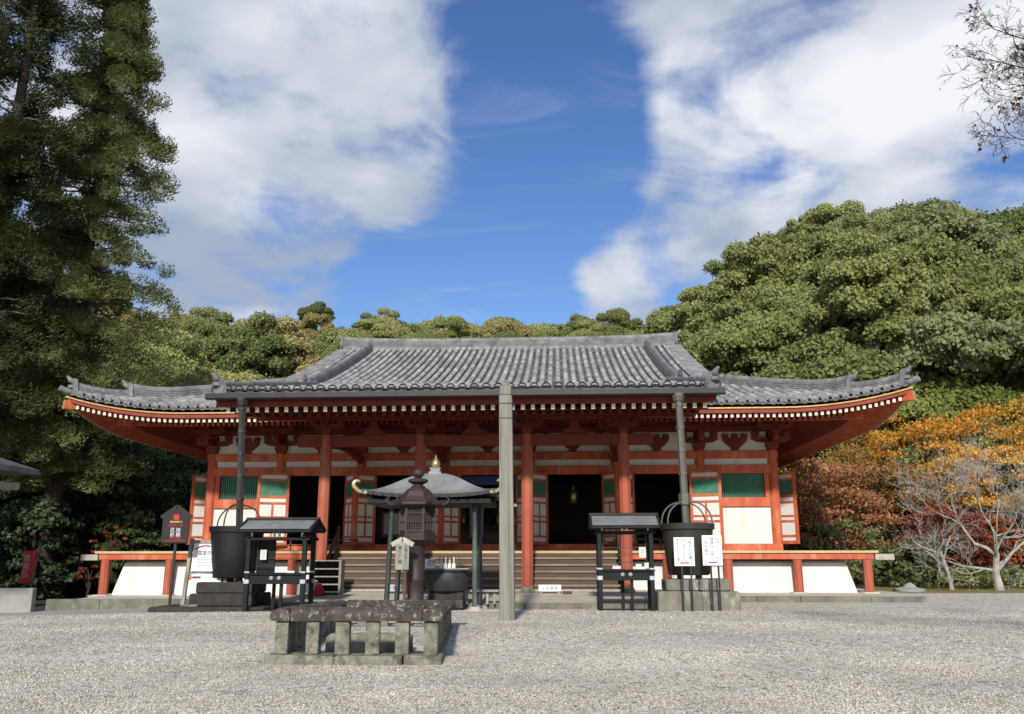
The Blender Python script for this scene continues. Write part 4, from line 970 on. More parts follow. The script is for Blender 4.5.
for u in (.10, .2, .32, .45, .58, .7, .82, .92, 1.0):
    ring = []
    for sx, sy, ex, ey in ((-1, -1, 1, -1), (1, -1, 1, 1), (1, 1, -1, 1), (-1, 1, -1, -1)):
        for q in np.linspace(0, 1, 9)[:-1]:
            x = (sx+(ex-sx)*q)*hx*u; y = (sy+(ey-sy)*q)*hy*u; c = abs(2*q-1); ring.append((pcx+x, pcy+y, pvz(u)+.10*u**3*c**3))
    rings.append(ring)
vs = [p for r in rings for p in r]; n = len(rings[0])
fs = [(i*n+k, i*n+(k+1) % n, (i+1)*n+(k+1) % n, (i+1)*n+k) for i in range(len(rings)-1) for k in range(n)]+[tuple(range(n))]
lo = [(x*.995+pcx*.005, y*.995+pcy*.005, z-.012) for x, y, z in rings[-1]]; m0 = len(vs); vs += lo; fs += [((len(rings)-1)*n+k, (len(rings)-1)*n+(k+1) % n, m0+(k+1) % n, m0+k) for k in range(n)]+[tuple(range(m0, m0+n))]
b.add(vs, fs); rf = b.build('roof', m_zinc, t, smooth=True)
b = MB(); rr0 = rings[-1]; rb_ = [(pcx+(x-pcx)*.985, pcy+(y-pcy)*.985, z-.013) for x, y, z in rr0]; b.add(rb_+[(x, y, z-.07) for x, y, z in rb_], [(k, (k+1) % n, (k+1) % n+n, k+n) for k in range(n)]+[tuple(range(n)), tuple(range(2*n-1, n-1, -1))]); b.build('eave_edge', m_gutter, rf)
b = MB()
for k in range(15):     # eave rolls along the front and back edge
    q = k/14; x = pcx-hx+2*hx*q; z = 2.30+.10*abs(2*q-1)**3
    for y in (pcy-hy-.005, pcy+hy+.005): b.tube([(x, y-.03, z-.045), (x, y+.03, z-.045)], .045, 8)
b.build('eave_rolls', m_gutter, rf)
b = MB(); b.cbox(pcx-hx*.93, pcx+hx*.93, pcy-hy*.9, pcy+hy*.9, 2.10, 2.20, .01); b.build('eave_frame', m_black, t)
for sx in (-1, 1):
    for sy in (-1, 1): b = MB(); b.bar((pcx+sx*hx*.97, pcy+sy*hy*.97, 2.29), (pcx+sx*.75, pcy+sy*.5, 2.2), .05, .07); b.build('corner_rafter', m_black, t)
for sx in (-1, 1):
    for sy in (-1,):
        c = Vector((pcx+sx*hx, pcy+sy*hy, 2.37)); d = Vector((sx, sy*.35, 0)).normalized()
        pts = [c-d*.10+Vector((0, 0, -.05))]
        pts += [c+d*(.02+.10*q)+Vector((0, 0, -.03+.06*q*q)) for q in np.linspace(0, 1, 5)]
        pts += [c+d*(.10+.075*math.sin(a))+Vector((0, 0, .115-.075*math.cos(a))) for a in np.linspace(.6, 3.9, 10)]
        b = MB(); b.tube(pts, [.04]*len(pts[:-6])+[.04, .038, .035, .032, .028, .022], 8); b.build('scroll_ornament', m_palegold, t, smooth=True)
fin = MB(); fin.lathe([(.19, -.05), (.19, .06), (.14, .08), (.14, .12), (.17, .13), (.17, .15)], (pcx, pcy, 2.76), 4, rot=math.pi/4); f_ = fin.build('roof_cap', m_zinc, t)
b = MB(); b.lathe([(.05, 0), (.09, .02), (.105, .07), (.10, .12), (.06, .18), (.025, .23), (.005, .29)], (pcx, pcy, 2.91), 14); b.build('jewel_finial', m_goldleaf, t, smooth=True)

# --- incense burner under the pavilion and the things on it
t = thing('incense_burner', 'wide black iron incense trough on a stone block under the pavilion', 'incense burner', (-.26, -7.3, .06))
b = MB(); b.lathe([(.30, .30), (.40, .34), (.46, .46), (.47, .62), (.45, .72), (.49, .73), (.50, .77), (.44, .77), (.42, .70)], (-.26, -7.3, 0), 28, 1, .8); b.build('bowl', m_blackiron, t, smooth=True)
b = MB(); b.cbox(-.62, .12, -7.5, -7.1, -.02, .31, .02); b.build('stone_block', m_darkstone, t)
b = MB(); b.cbox(-.74, .24, -7.62, -7.02, .775, .80, .006); b.build('shelf', m_concrete, t)
b = MB(); b.box(-.69, -.48, -7.56, -7.545, .805, .99); c = b.build('price_card', m_signw); tag(c, 'white card with black writing standing on the incense trough', 'card')
glyphs('線香\n百円', .075, (-.545, -7.563, .90), m_ink, c); glyphs('お\n供', .05, (-.64, -7.563, .90), m_inkgrey, c)
for k, x in enumerate((-.36, -.27, -.18, -.09)):
    b = MB(); b.box(x-.035, x+.035, -7.5, -7.42, .801, .90); b.tube([(x, -7.46, .9), (x, -7.46, .90+(.13 if k % 2 else .08))], .014, 6); o = b.build('incense_packet', m_paper); tag(o, 'small white incense packet in a row on the iron trough', 'packet', 'incense packets in a row on the trough')
b = MB(); 
for k in range(9): x = -.42+.055*k; b.bar((x, -7.25, .8), (x+.04*math.sin(k*2.1), -7.22, 1.05+.03*math.sin(k*3)), .012, .012)
o = b.build('wooden_tags', m_int); tag(o, 'brown wooden tags standing in a bunch behind the incense packets', 'tags')
# low slatted bench beside the burner
t = thing('low_bench', 'low grey slatted bench to the right of the incense trough', 'bench', (.25, -6.9, .05))
b = MB(); b.cbox(-.1, .85, -7.0, -6.75, .30, .345, .006); b.build('seat', m_greywood, t)
for x in (-.05, .1, .25, .4, .55, .7): b = MB(); b.bar((x+.03, -6.9, .05), (x+.03, -6.9, .30), .05, .05); b.build('leg', m_greywood, t)

# --- cast lantern in front of the pavilion
lx, ly = -.68, -8.75; g = gz(lx, ly)
t = thing('iron_lantern', 'tall rusty brown iron lantern with a latticed fire box and curled roof corners', 'lantern', (lx, ly, g))
b = MB(); b.lathe([(.30, .0), (.30, .10), (.24, .12), (.19, .20), (.165, .24), (.16, .60), (.175, .62), (.175, .68), (.16, .70), (.16, 1.22), (.19, 1.26), (.19, 1.30)], (lx, ly, g), 20); b.build('shaft', m_bronze, t, smooth=True)
b = MB(); b.lathe([(.20, 1.30), (.33, 1.38), (.40, 1.42), (.40, 1.47), (.37, 1.48), (.375, 1.56), (.36, 1.57)], (lx, ly, g), 6); b.build('platform', m_bronze, t)
b = MB(); fb = MB()
for k in range(6):
    a0, a1 = math.pi/3*k, math.pi/3*(k+1); p0 = Vector((lx+.335*math.cos(a0), ly+.335*math.sin(a0), 0)); p1 = Vector((lx+.335*math.cos(a1), ly+.335*math.sin(a1), 0))
    b.bar(p0+Vector((0, 0, g+1.57)), p0+Vector((0, 0, g+2.12)), .05, .05)
    for z in (1.60, 1.78, 1.95, 2.09): b.bar(p0+Vector((0, 0, g+z)), p1+Vector((0, 0, g+z)), .03, .035 if z in (1.60, 2.09) else .018)
    for q in np.linspace(.15, .85, 6): p = p0.lerp(p1, q); b.bar(p+Vector((0, 0, g+1.58)), p+Vector((0, 0, g+2.1)), .016, .016)
fx = b.build('fire_box', m_bronze, t)
fb.lathe([(.29, 1.57), (.29, 2.1)], (lx, ly, g), 6); fb.build('inner_screen', m_dark, fx)
b = MB(); b.lathe([(.50, 2.11), (.52, 2.13), (.50, 2.17), (.40, 2.23), (.33, 2.30), (.27, 2.40), (.20, 2.46), (.14, 2.48)], (lx, ly, g), 6); rf = b.build('roof', m_bronze, t); t.scale = (1, 1, .968)
for k in range(6):
    a = math.pi/3*k; d = Vector((math.cos(a), math.sin(a), 0)); c = Vector((lx, ly, g+2.14))+d*.46
    pts = [c, c+d*.08+Vector((0, 0, .0)), c+d*.14+Vector((0, 0, .04)), c+d*.165+Vector((0, 0, .10)), c+d*.14+Vector((0, 0, .15)), c+d*.10+Vector((0, 0, .14))]
    b = MB(); b.tube(pts, [.03, .03, .027, .024, .02, .015], 6); b.build('corner_curl', m_bronze, rf)
b = MB(); b.lathe([(.14, 2.47), (.15, 2.50), (.10, 2.53), (.10, 2.55), (.20, 2.60), (.205, 2.64), (.13, 2.67), (.06, 2.69), (.10, 2.72), (.125, 2.77), (.11, 2.83), (.05, 2.87), (.005, 2.88)], (lx, ly, g), 16); b.build('jewel', m_bronze, t, smooth=True)

# --- little roofed notice in front of the lantern
t = thing('wooden_notice', 'small wooden notice with a white gabled top in front of the iron lantern', 'notice', (-.86, -9.3, gz(-.86, -9.3)))
b = MB(); b.bar((-.80, -9.28, -.03), (-.80, -9.28, .95), .05, .04); b.build('post', m_int, t)
b = MB(); b.prism([(-.99, .80), (-.73, .80), (-.73, 1.27), (-.86, 1.34), (-.99, 1.27)], 'y', -9.33, -9.30); bd = b.build('board', m_greywood, t)
b = MB(); b.bar((-1.07, -9.32, 1.26), (-.86, -9.32, 1.37), .09, .03, (0, 1, 0)); b.bar((-.86, -9.32, 1.37), (-.65, -9.32, 1.26), .09, .03, (0, 1, 0)); b.build('gable_top', m_beamend, t)
glyphs('重文灯籠\n'.strip().replace('', '\n').strip(), .085, (-.90, -9.333, 1.07), m_ink, bd); glyphs('元\n禄\n六\n年', .065, (-.79, -9.333, 1.12), m_ink, bd)

# --- low white signs at the foot of the stairs
def foot_sign(x0, x1, y, label):
    t = thing('foot_sign', label, 'sign', ((x0+x1)/2, y, .16), 'low white signs at the foot of the stairs')
    b = MB(); b.cbox(x0, x1, y-.03, y, .225, .385, .01); bd = b.build('board', m_signw, t)
    for x in (x0+.06, x1-.06): b = MB(); b.box(x-.03, x+.03, y-.06, y+.04, .135, .225); b.build('foot', m_greywood, t)
    glyphs('土足厳禁', .095, ((x0+x1)/2, y-.033, .30), m_inkgrey, bd, spacing=1.1)
foot_sign(1.62, 2.17, -4.75, 'low white sign at the foot of the stairs to the right of the timber post')
foot_sign(-2.05, -1.55, -4.75, 'low white sign at the foot of the stairs behind the little wooden notice')
b = MB(); b.cbox(2.2, 2.42, -4.9, -4.7, .165, .235, .015); o = b.build('dark_step_block', m_int); tag(o, 'small dark wooden block at the foot of the stairs beside the low sign', 'block')

# --- slatted shoe rack at the left of the stairs
t = thing('shoe_rack', 'grey open-shelved shoe rack at the left foot of the stairs', 'shoe rack', (-3.45, -4.95, .16))
for x in (-3.82, -3.10): b = MB(); b.cbox(x-.03, x+.03, -5.15, -4.8, .12, .97, .006); b.build('side_panel', m_greywood, t)
for z in (.20, .38, .56, .74, .93): b = MB(); b.cbox(-3.79, -3.13, -5.16, -4.82, z, z+.03, .005); b.build('shelf', m_greywood, t)
b = MB(); b.box(-3.79, -3.13, -4.81, -4.79, .15, .95); b.build('back_panel', m_dark, t)

# --- red letter box on a veranda post, grey box behind the left end
t = thing('red_box', 'small vermilion box hung by the left veranda behind the sign post', 'box', (-7.55, -3.2, .55))
b = MB(); b.cbox(-7.64, -7.44, -3.32, -3.18, .45, .88, .01); b.build('box_body', m_red, t); b = MB(); b.box(-7.6, -7.48, -3.325, -3.322, .78, .80); b.build('slot', m_dark, t)
b = MB(); b.cbox(-10.25, -9.62, -.6, .0, -.2, .34, .015); b.cbox(-10.28, -9.59, -.63, .03, .341, .38, .01); o = b.build('utility_box', m_concrete); tag(o, 'grey utility box under the left end of the veranda', 'box')

# --- stone fence round the old well kerb
t = thing('stone_fence', 'low lichened stone balustrade round a rectangular plot on the gravel', 'stone fence', (-.08, -14.3, 0))
FX0, FX1, FY0, FY1 = -.93, .75, -16.25, -12.35
class FB(MB):
    """fence pieces: the plot is slightly skewed and has sunk a little towards the back"""
    def build(s, *a, **k):
        s.v = [(x-.085*(y-FY0), y, z*(1-.055*max(0, y-FY0)) if z > 0 else z) for x, y, z in s.v]; return MB.build(s, *a, **k)
rnd = random.Random(5)
def bump(b, amt, seed):
    r = random.Random(seed); b.v = [(x+r.uniform(-amt, amt), y+r.uniform(-amt, amt), z+r.uniform(-amt, amt)) for x, y, z in b.v]; return b
def baseblock(x0, x1, y0, y1, seed): b = FB(); b.cbox(x0, x1, y0, y1, -.16, .004, .02); bump(b, .006, seed).build('base_stone', m_stone, t)
baseblock(FX0-.14, FX0+.62, FY0-.17, FY0+.14, 1); baseblock(FX0+.63, FX0+1.36, FY0-.19, FY0+.14, 2); baseblock(FX0+1.37, FX1+.10, FY0-.13, FY0+.14, 3)
for k in range(3):
    y0 = FY0+.15+k*1.25; baseblock(FX0-.12, FX0+.14, y0, y0+1.24, 10+k); baseblock(FX1-.14, FX1+.10, y0, y0+1.24, 20+k)
baseblock(FX0-.1, FX1+.1, FY1-.14, FY1+.14, 30)
def fpost(x, y, wd, seed):
    r = random.Random(seed); b = FB(); h = wd/2; b.cbox(x-h, x+h, y-h, y+h, .0, .355, .012); bump(b, .005, seed).build('post', m_stone, t)
xs = [FX0+.02, FX0+.36, FX0+.69, FX0+1.02, FX0+1.35, FX1-.02]
for i, x in enumerate(xs): fpost(x, FY0, .15, 40+i); fpost(x, FY1, .14, 60+i)
for i, y in enumerate(np.linspace(FY0, FY1, 12)[1:-1]): fpost(FX0+.02, y, .14, 80+i); fpost(FX1-.02, y, .14, 100+i)
def rail(p0, p1, seed):
    p0 = Vector(p0); p1 = Vector(p1); d = (p1-p0).normalized(); s = Vector((d.y, -d.x, 0)); r = random.Random(seed)
    prof = [(-.105, .356), (.105, .356), (.11, .425), (.075, .47), (.0, .497), (-.075, .47), (-.11, .425)]
    m = max(4, int((p1-p0).length/.12)); vs = []
    for i in range(m+1):
        c = p0.lerp(p1, i/m); j = r.uniform(-.008, .008)
        vs += [c+s*(a+r.uniform(-.003, .003))+Vector((0, 0, z+j*.6+r.uniform(-.003, .003))) for a, z in prof]
    n = len(prof); b = FB(); b.add(vs, [(i*n+k, i*n+(k+1) % n, (i+1)*n+(k+1) % n, (i+1)*n+k) for i in range(m) for k in range(n)]+[tuple(range(n-1, -1, -1)), tuple(range(m*n, m*n+n))])
    b.build('rail', m_lichen, t)
for a, c, s in ((FX0-.0, FX0+.50, 1), (FX0+.505, FX0+1.02, 2), (FX0+1.025, FX1-.0, 3)): rail((a+(.115 if s == 1 else 0), FY0, 0), (c-(.115 if s == 3 else 0), FY0, 0), s)
for k in range(3):
    y0 = FY0-.12+k*1.38; y1 = min(y0+1.375, FY1+.2); rail((FX0, y0, 0), (FX0, y1, 0), 10+k); rail((FX1, y0, 0), (FX1, y1, 0), 20+k)
rail((FX0+.115, FY1, 0), (FX1-.115, FY1, 0), 31); rail((FX1+.115, FY1, 0), (FX1+.22, FY1, 0), 32)
b = FB(); b.cbox(FX0+.36, FX1-.3, FY0+.75, FY0+1.05, -.1, .15, .03); bump(b, .01, 77); o = b.build('plot_kerb', m_stone); tag(o, 'rough stone edging lying inside the low stone balustrade', 'stone edging')

# --- small tiled pavilion roof at the left edge, concrete planter and red banner
t = thing('wash_pavilion', 'grey-roofed open pavilion whose eave corner juts in at the left edge', 'pavilion', (-12.4, -7.6, -.3))
b = MB(); cx, cy = -12.95, -7.4; hx, hy = 2.35, 2.0
b.add([(cx-hx, cy-hy, 3.0), (cx+hx, cy-hy, 3.0), (cx+hx, cy+hy, 3.0), (cx-hx, cy+hy, 3.0), (cx-hx*.99, cy-hy*.99, 3.12), (cx+hx*.99, cy-hy*.99, 3.12), (cx+hx*.99, cy+hy*.99, 3.12), (cx-hx*.99, cy+hy*.99, 3.12), (cx-.5, cy, 3.85), (cx+.5, cy, 3.85)],
      [(0, 3, 2, 1), (0, 1, 5, 4), (1, 2, 6, 5), (2, 3, 7, 6), (3, 0, 4, 7), (4, 5, 9, 8), (5, 6, 9), (6, 7, 8, 9), (7, 4, 8)]); rf = b.build('roof', m_pan, t)
b = MB()
for k in range(10):
    q = (k+.5)/10; b.bar((cx-hx+2*hx*q, cy-hy*.98, 3.13), (cx-hx*.1+.2*hx*q, cy-.1, 3.80), .05, .04)
b.build('roof_battens', m_pan, rf)
b = MB(); b.box(cx-hx*.86, cx+hx*.86, cy-hy*.86, cy-hy*.80, 2.62, 2.80); b.box(cx-hx*.86, cx+hx*.86, cy+hy*.80, cy+hy*.86, 2.62, 2.80); b.box(cx+hx*.78, cx+hx*.83, cy-hy*.8, cy+hy*.8, 2.64, 2.78); b.build('eave_beam', m_beamend, t)
b = MB()
for k in range(16): x = cx-hx*.95+2*hx*.95*k/15; b.bar((x, cy-hy*.97, 2.96), (x, cy, 3.55), .05, .06)
b.build('rafters', m_dark, t)
for x in (cx-1.5, cx+1.1):
    for y in (cy-1.4, cy+1.4): b = MB(); b.bar((x, y, -.4), (x, y, 2.9), .16, .16); b.build('post', m_dark, t)
b = MB(); b.cbox(-12.6, -10.70, -5.0, -4.82, -.45, .30, .015); o = b.build('planter_wall', m_concrete); tag(o, 'grey concrete planter wall at the left edge under the dark evergreens', 'planter')
t = thing('red_banner', 'red cloth banner on a leaning pole behind the concrete planter', 'banner', (-11.75, -3.7, -.3))
b = MB(); b.tube([(-11.62, -3.7, -.35), (-11.42, -3.72, 1.35)], .018, 6); b.build('pole', m_pipe, t)
b = MB(); nrow = 8; vs = []
for i in range(nrow+1):
    z = .38+.82*i/nrow; xo = -11.56+.12*i/nrow
    for j in range(5): vs.append((xo-.02-.085*j+.02*math.sin(i*.7), -3.72+.03*math.sin(j*1.7+i*.5), z))
b.add(vs+[(x, y+.012, z) for x, y, z in vs], [(i*5+j, i*5+j+1, (i+1)*5+j+1, (i+1)*5+j) for i in range(nrow) for j in range(4)]+[(45+i*5+j, 45+(i+1)*5+j, 45+(i+1)*5+j+1, 45+i*5+j+1) for i in range(nrow) for j in range(4)])
cl = b.build('cloth', m_redcloth, t); glyphs('南\n無\n仏', .2, (-11.70, -3.78, .80), m_concrete, cl)
b = MB(); b.lathe([(.46, -.05), (.48, .03), (.32, .06), (.18, .08), (.14, .15), (.07, .20), (.01, .21)], (13.0, 2.3, .02), 14); bump(b, .02, 9); o = b.build('garden_stone', m_concrete, smooth=True); tag(o, 'low pale stone mound on the grass beyond the right end of the veranda', 'stone')

# ================================================================== TREES
def leaf_mesh(name, pos, nrm, size, asp, m, extra=None, seed=0, droop=None):
    """one small quad per leaf spray. pos,nrm (N,3); size (N,)"""
    rs = np.random.RandomState(seed); n = len(pos)
    nrm = nrm/np.maximum(np.linalg.norm(nrm, axis=1, keepdims=True), 1e-6)
    rv = rs.normal(size=(n, 3)) if droop is None else droop+rs.normal(size=(n, 3))*.35
    t = np.cross(nrm, rv); t /= np.maximum(np.linalg.norm(t, axis=1, keepdims=True), 1e-6)
    b = np.cross(t, nrm)
    s = size[:, None]*.5; a = b*s*asp; t = t*s
    k = rs.uniform(.25, .6, (n, 1))
    v = np.stack([pos-a, pos+t*1.0-a*(k-.3), pos+a, pos-t*1.0-a*(k-.3)], 1).reshape(-1, 3)
    nv = 4*n; ev = []; ef = []
    if extra is not None: ev, ef = extra.v, extra.f
    me = bpy.data.meshes.new(name)
    tot = nv+len(ev)
    me.vertices.add(tot)
    allv = np.concatenate([v, np.array(ev, float).reshape(-1, 3)]) if len(ev) else v
    me.vertices.foreach_set('co', allv.astype(np.float32).ravel())
    el = [i+nv for f in ef for i in f]; et = [len(f) for f in ef]
    loops = np.concatenate([np.arange(nv), np.array(el, int)]).astype(np.int32); totals = np.concatenate([np.full(n, 4), np.array(et, int)]).astype(np.int32); starts = np.concatenate([[0], np.cumsum(totals)[:-1]]).astype(np.int32)
    me.loops.add(len(loops)); me.loops.foreach_set('vertex_index', loops)
    me.polygons.add(len(starts)); me.polygons.foreach_set('loop_start', starts); me.polygons.foreach_set('loop_total', totals)
    me.materials.append(m)
    if len(ef):
        me.materials.append(m_greybark); mi = np.array([0]*n+[1]*len(ef), np.int32); me.polygons.foreach_set('material_index', mi)
    me.update(calc_edges=True); me.validate()
    return me
def clumps(rs, Rr, H, z0, n, shape='dome'):
    """clump centres and radii spread over the upper surface and inside of a crown"""
    out_ = []
    for i in range(n):
        u = (i+.5)/n; ph = i*2.39996+rs.uniform(-.4, .4)
        cz = 1-1.35*u if shape == 'dome' else 1-1.9*u
        rr = math.sqrt(max(0, 1-max(-1, cz)**2)); k = rs.uniform(.62, 1.0)
        out_.append((np.array([rr*math.cos(ph)*Rr*k, rr*math.sin(ph)*Rr*k, z0+H*(.42+.58*cz*k)]), Rr*rs.uniform(.17, .40)))
    return out_
def crown_leaves(rs, cl, per, ls, flat=.75, shell=.35, jit=.7):
    P_, N_, S_ = [], [], []
    for c, r in cl:
        n = int(per*(r/1.5)**1.6)+20; d = rs.normal(size=(n, 3)); d[:, 2] = np.abs(d[:, 2])*.9-.28; d /= np.linalg.norm(d, axis=1, keepdims=True)
        q = c+d*np.array([1, 1, flat])*r*(1-shell*rs.uniform(0, 1, (n, 1))**1.5)
        q += rs.normal(size=q.shape)*.09*r
        P_.append(q); N_.append(d+rs.normal(size=(n, 3))*jit); S_.append(ls*rs.uniform(.6, 1.35, n))
    return np.concatenate(P_), np.concatenate(N_), np.concatenate(S_)
def limbs(cl, rs, base, top, r0, nl=10):
    """trunk and a few limbs as one mesh"""
    b = MB(); base = Vector(base); top = Vector(top); mid = base.lerp(top, .5)+Vector((rs.uniform(-.2, .2), rs.uniform(-.2, .2), 0))
    b.tube([base-Vector((0, 0, .6)), base.lerp(mid, .4), mid, top], [r0*1.25, r0, r0*.75, r0*.35], 8)
    for i in rs.permutation(len(cl))[:nl]:
        c = Vector(cl[i][0]); s = base.lerp(top, rs.uniform(.35, .95)); m_ = s.lerp(c, .5)+Vector((0, 0, rs.uniform(-.1, .35)))
        b.tube([s, m_, c], [r0*.42, r0*.26, r0*.08], 5)
    return b
# --- prototypes for the wooded slopes (unit: metres, base at z=0)
PROTO = {}
def make_proto(key, seed, Rr, H, z0, nc, per, ls, shape='dome', flat=.75):
    rs = np.random.RandomState(seed); cl = clumps(rs, Rr, H, z0, nc, shape)
    p, n, s = crown_leaves(rs, cl, per, ls, flat); tr = limbs(cl, rs, (0, 0, -1), (0, 0, z0+H*.6), .26, 7)
    PROTO[key] = leaf_mesh('hill_tree', p, n, s, 1.3, lf_mid, tr, seed)
for k in range(4): make_proto('dome%d' % k, 10+k, 4.0, 5.6, 1.6, 54, 1500, .165)
for k in range(3): make_proto('tall%d' % k, 20+k, 3.0, 8.0, 2.0, 50, 1400, .16, 'full', .8)
for k in range(3): make_proto('open%d' % k, 30+k, 4.2, 4.2, 3.4, 32, 1500, .165, 'dome', .5)
def hill_tree(key, m, x, y, z, s, rz, label, group, name='hill_tree', sz=1.0):
    o = bpy.data.objects.new(name, PROTO[key]); col.objects.link(o); o.location = (x, y, z); o.scale = (s, s, s*sz); o.rotation_euler = (0, 0, rz)
    o.material_slots[0].link = 'OBJECT'; o.material_slots[0].material = m
    return tag(o, label, 'tree', group)
rnd = random.Random(11)
MW = {lf_olive: ('olive round-crowned tree', 'olive trees'), lf_mid: ('mid-green round-crowned tree', 'mid-green trees'), lf_deep: ('deep green tree', 'deep green trees'),
      lf_pale: ('pale grey-green tree', 'pale grey-green trees'), lf_bright: ('bright yellow-green tree', 'yellow-green trees'), lf_tan: ('tawny autumn tree', 'tawny trees')}
count = 0
def zone(az): return ('on the low ridge behind the left half of the roof', 'on the ridge left of centre') if az < -8 else (('on the low ridge behind the middle of the roof', 'on the middle of the ridge') if az < 7.5 else (('on the slope above the right half of the roof', 'on the slope above the roof') if az < 17 else ('on the steep slope at the right', 'on the steep right slope')))
def pick(az, r, t):
    q = rnd.random()
    if az < -15: return lf_tan if (q < .5 and t < .8) else (lf_olive if q < .8 else lf_mid)
    if az < 7.5: return lf_olive if q < .48 else (lf_mid if q < .72 else (lf_deep if q < .90 else lf_tan))
    if az < 13: return lf_olive if q < .62 else (lf_mid if q < .8 else lf_deep)
    if az < 19.5: return (lf_deep if t > .75 and q < .7 else (lf_olive if q < .55 else lf_mid))
    return lf_pale if q < .5 else (lf_bright if (q < .74 and t < .75) else (lf_mid if q < .9 else lf_olive))
placed = []
for row in range(60):
    r = 43+row*3.55
    if r > 200: break
    a = -30.0+rnd.uniform(0, 2)
    while a < 38:
        rc, sl_, r0 = hillp(a); t = (r-r0)/(rc-r0)
        big = 1.12 if a > 9 else 1.0
        if r > 130 and a < 9: big = .92
        s = big*rnd.uniform(.75, 1.2); wd = 4.0*s
        rr = r+rnd.uniform(-1.5, 1.5)
        step = math.degrees(wd*(1.28 if r < 110 else 1.25)/r)
        if -.02 < t < 1.02:
            kind = rnd.random(); az = a+rnd.uniform(-.2, .2)*step; h = hz(az, rr)
            top = (h+7*s-CAM.z)/rr
            lim = .236 if -16 < az < 8 else (.195 if az < 19 else (.06 if az >= 19 else 0))
            if az <= -16: lim = .17
            if top > lim and all((rr*math.radians(az-p[0]))**2+(rr-p[1])**2 > (wd*.8)**2 for p in placed[-150:]):
                m_ = pick(az, rr, t)
                key = ('dome%d' % rnd.randrange(4)) if kind < .62 else (('tall%d' % rnd.randrange(3)) if kind < .82 else 'open%d' % rnd.randrange(3))
                if m_ in (lf_pale, lf_bright) and kind > .45: key = 'open%d' % rnd.randrange(3)
                x, y = polar(az, rr); zn = zone(az)
                if count < 298:
                    hill_tree(key, m_, x, y, h-.3, s, rnd.uniform(0, 6.28), MW[m_][0]+' '+zn[0], MW[m_][1]+' '+zn[1], sz=rnd.uniform(.9, 1.15)); count += 1; placed.append((az, rr))
        a += step
print('hill trees', count)
x, y = polar(-16.4, 186); hill_tree('open1', lf_deep, x, y, hz(-16.4, 186)+3.2, .85, 1.0, 'lone dark pine standing above the ridge left of the roof', None, 'pine_tree', 1.3)
x, y = polar(27.8, 62); hill_tree('open2', lf_orange, x, y, hz(27.8, 62)-1.5, .8, .4, 'orange-red maple half hidden on the right slope', None, 'maple_tree')

for k, (az, r, sc_) in enumerate(((20.8, 50, .72), (23.8, 47, .78), (25.2, 53, .85), (27.6, 48, .75), (22.2, 57, .8))):
    x, y = polar(az, r); hill_tree('open%d' % (k % 3), lf_bright, x, y, hz(az, r)-.8, sc_, k*1.3, 'yellow-green flat-topped tree at the foot of the right slope above the maples', 'yellow-green trees at the foot of the right slope')

# --- trees near the court: crown and trunk as parts
def near_tree(name, label, x, y, Rr, H, z0, m, nc, per, ls, seed, cat='tree', group=None, shape='full', flat=.7, bark=None, asp=1.3, nl=12, zb=None, jit=.7, shell=.4):
    rs = np.random.RandomState(seed); zb = gz(x, y) if zb is None else zb
    t = thing(name, label, cat, (x, y, zb), group)
    cl = clumps(rs, Rr, H, z0, nc, shape)
    p, n, s = crown_leaves(rs, cl, per, ls, flat, shell, jit)
    o = bpy.data.objects.new('crown', leaf_mesh('crown', p, n, s, asp, m, None, seed)); col.objects.link(o); o.parent = t
    tr = limbs(cl, rs, (0, 0, 0), (rs.uniform(-.2, .2), rs.uniform(-.2, .2), z0+H*.6), max(.05, .035*H), nl)
    tr.v = [(a+x, b_+y, c+zb) for a, b_, c in tr.v]; tr.build('trunk', bark or m_bark, t, smooth=True)
    return t
DK = [(-15.6, 8.5, 2.5, 5.6, .3, 1), (-18.2, 5.5, 2.6, 6.2, .2, 2), (-20.8, 3.5, 2.8, 6.6, .2, 3), (-17.6, 12.5, 3.2, 8.2, 1.0, 4), (-22.5, 8.5, 3.6, 9.0, .8, 5), (-15.2, 15.5, 3.0, 8.0, 1.0, 6),
      (-19.5, 16.5, 3.8, 11, 1.5, 7), (-24.5, 2.5, 3.0, 7, .4, 8), (-16.2, 3.6, 1.5, 3.6, .1, 9), (-14.2, 6.6, 1.3, 3.0, .1, 10), (-13.8, 11.5, 1.7, 4.8, .3, 11), (-21.5, 13.5, 3.4, 10, 1.0, 12), (-13.9, 19, 2.6, 6.5, .6, 13)]
for i, (x, y, Rr, H, z0, sd_) in enumerate(DK):
    kinds = [lf_camellia, lf_camellia, lf_camellia, lf_deep, lf_camellia, lf_deep, lf_deep, lf_camellia, lf_camellia, lf_deep, lf_deep, lf_camellia, lf_deep]
    nm = 'dark glossy evergreen in the thicket left of the hall' if kinds[i] is lf_camellia else 'deep green feathery tree in the thicket left of the hall'
    near_tree('evergreen_tree', nm, x, y, Rr, H, z0, kinds[i], 56, 720, .13 if kinds[i] is lf_camellia else .12, 200+sd_, group=('glossy evergreens left of the hall' if kinds[i] is lf_camellia else 'feathery trees left of the hall'), flat=.6 if kinds[i] is lf_camellia else .35)
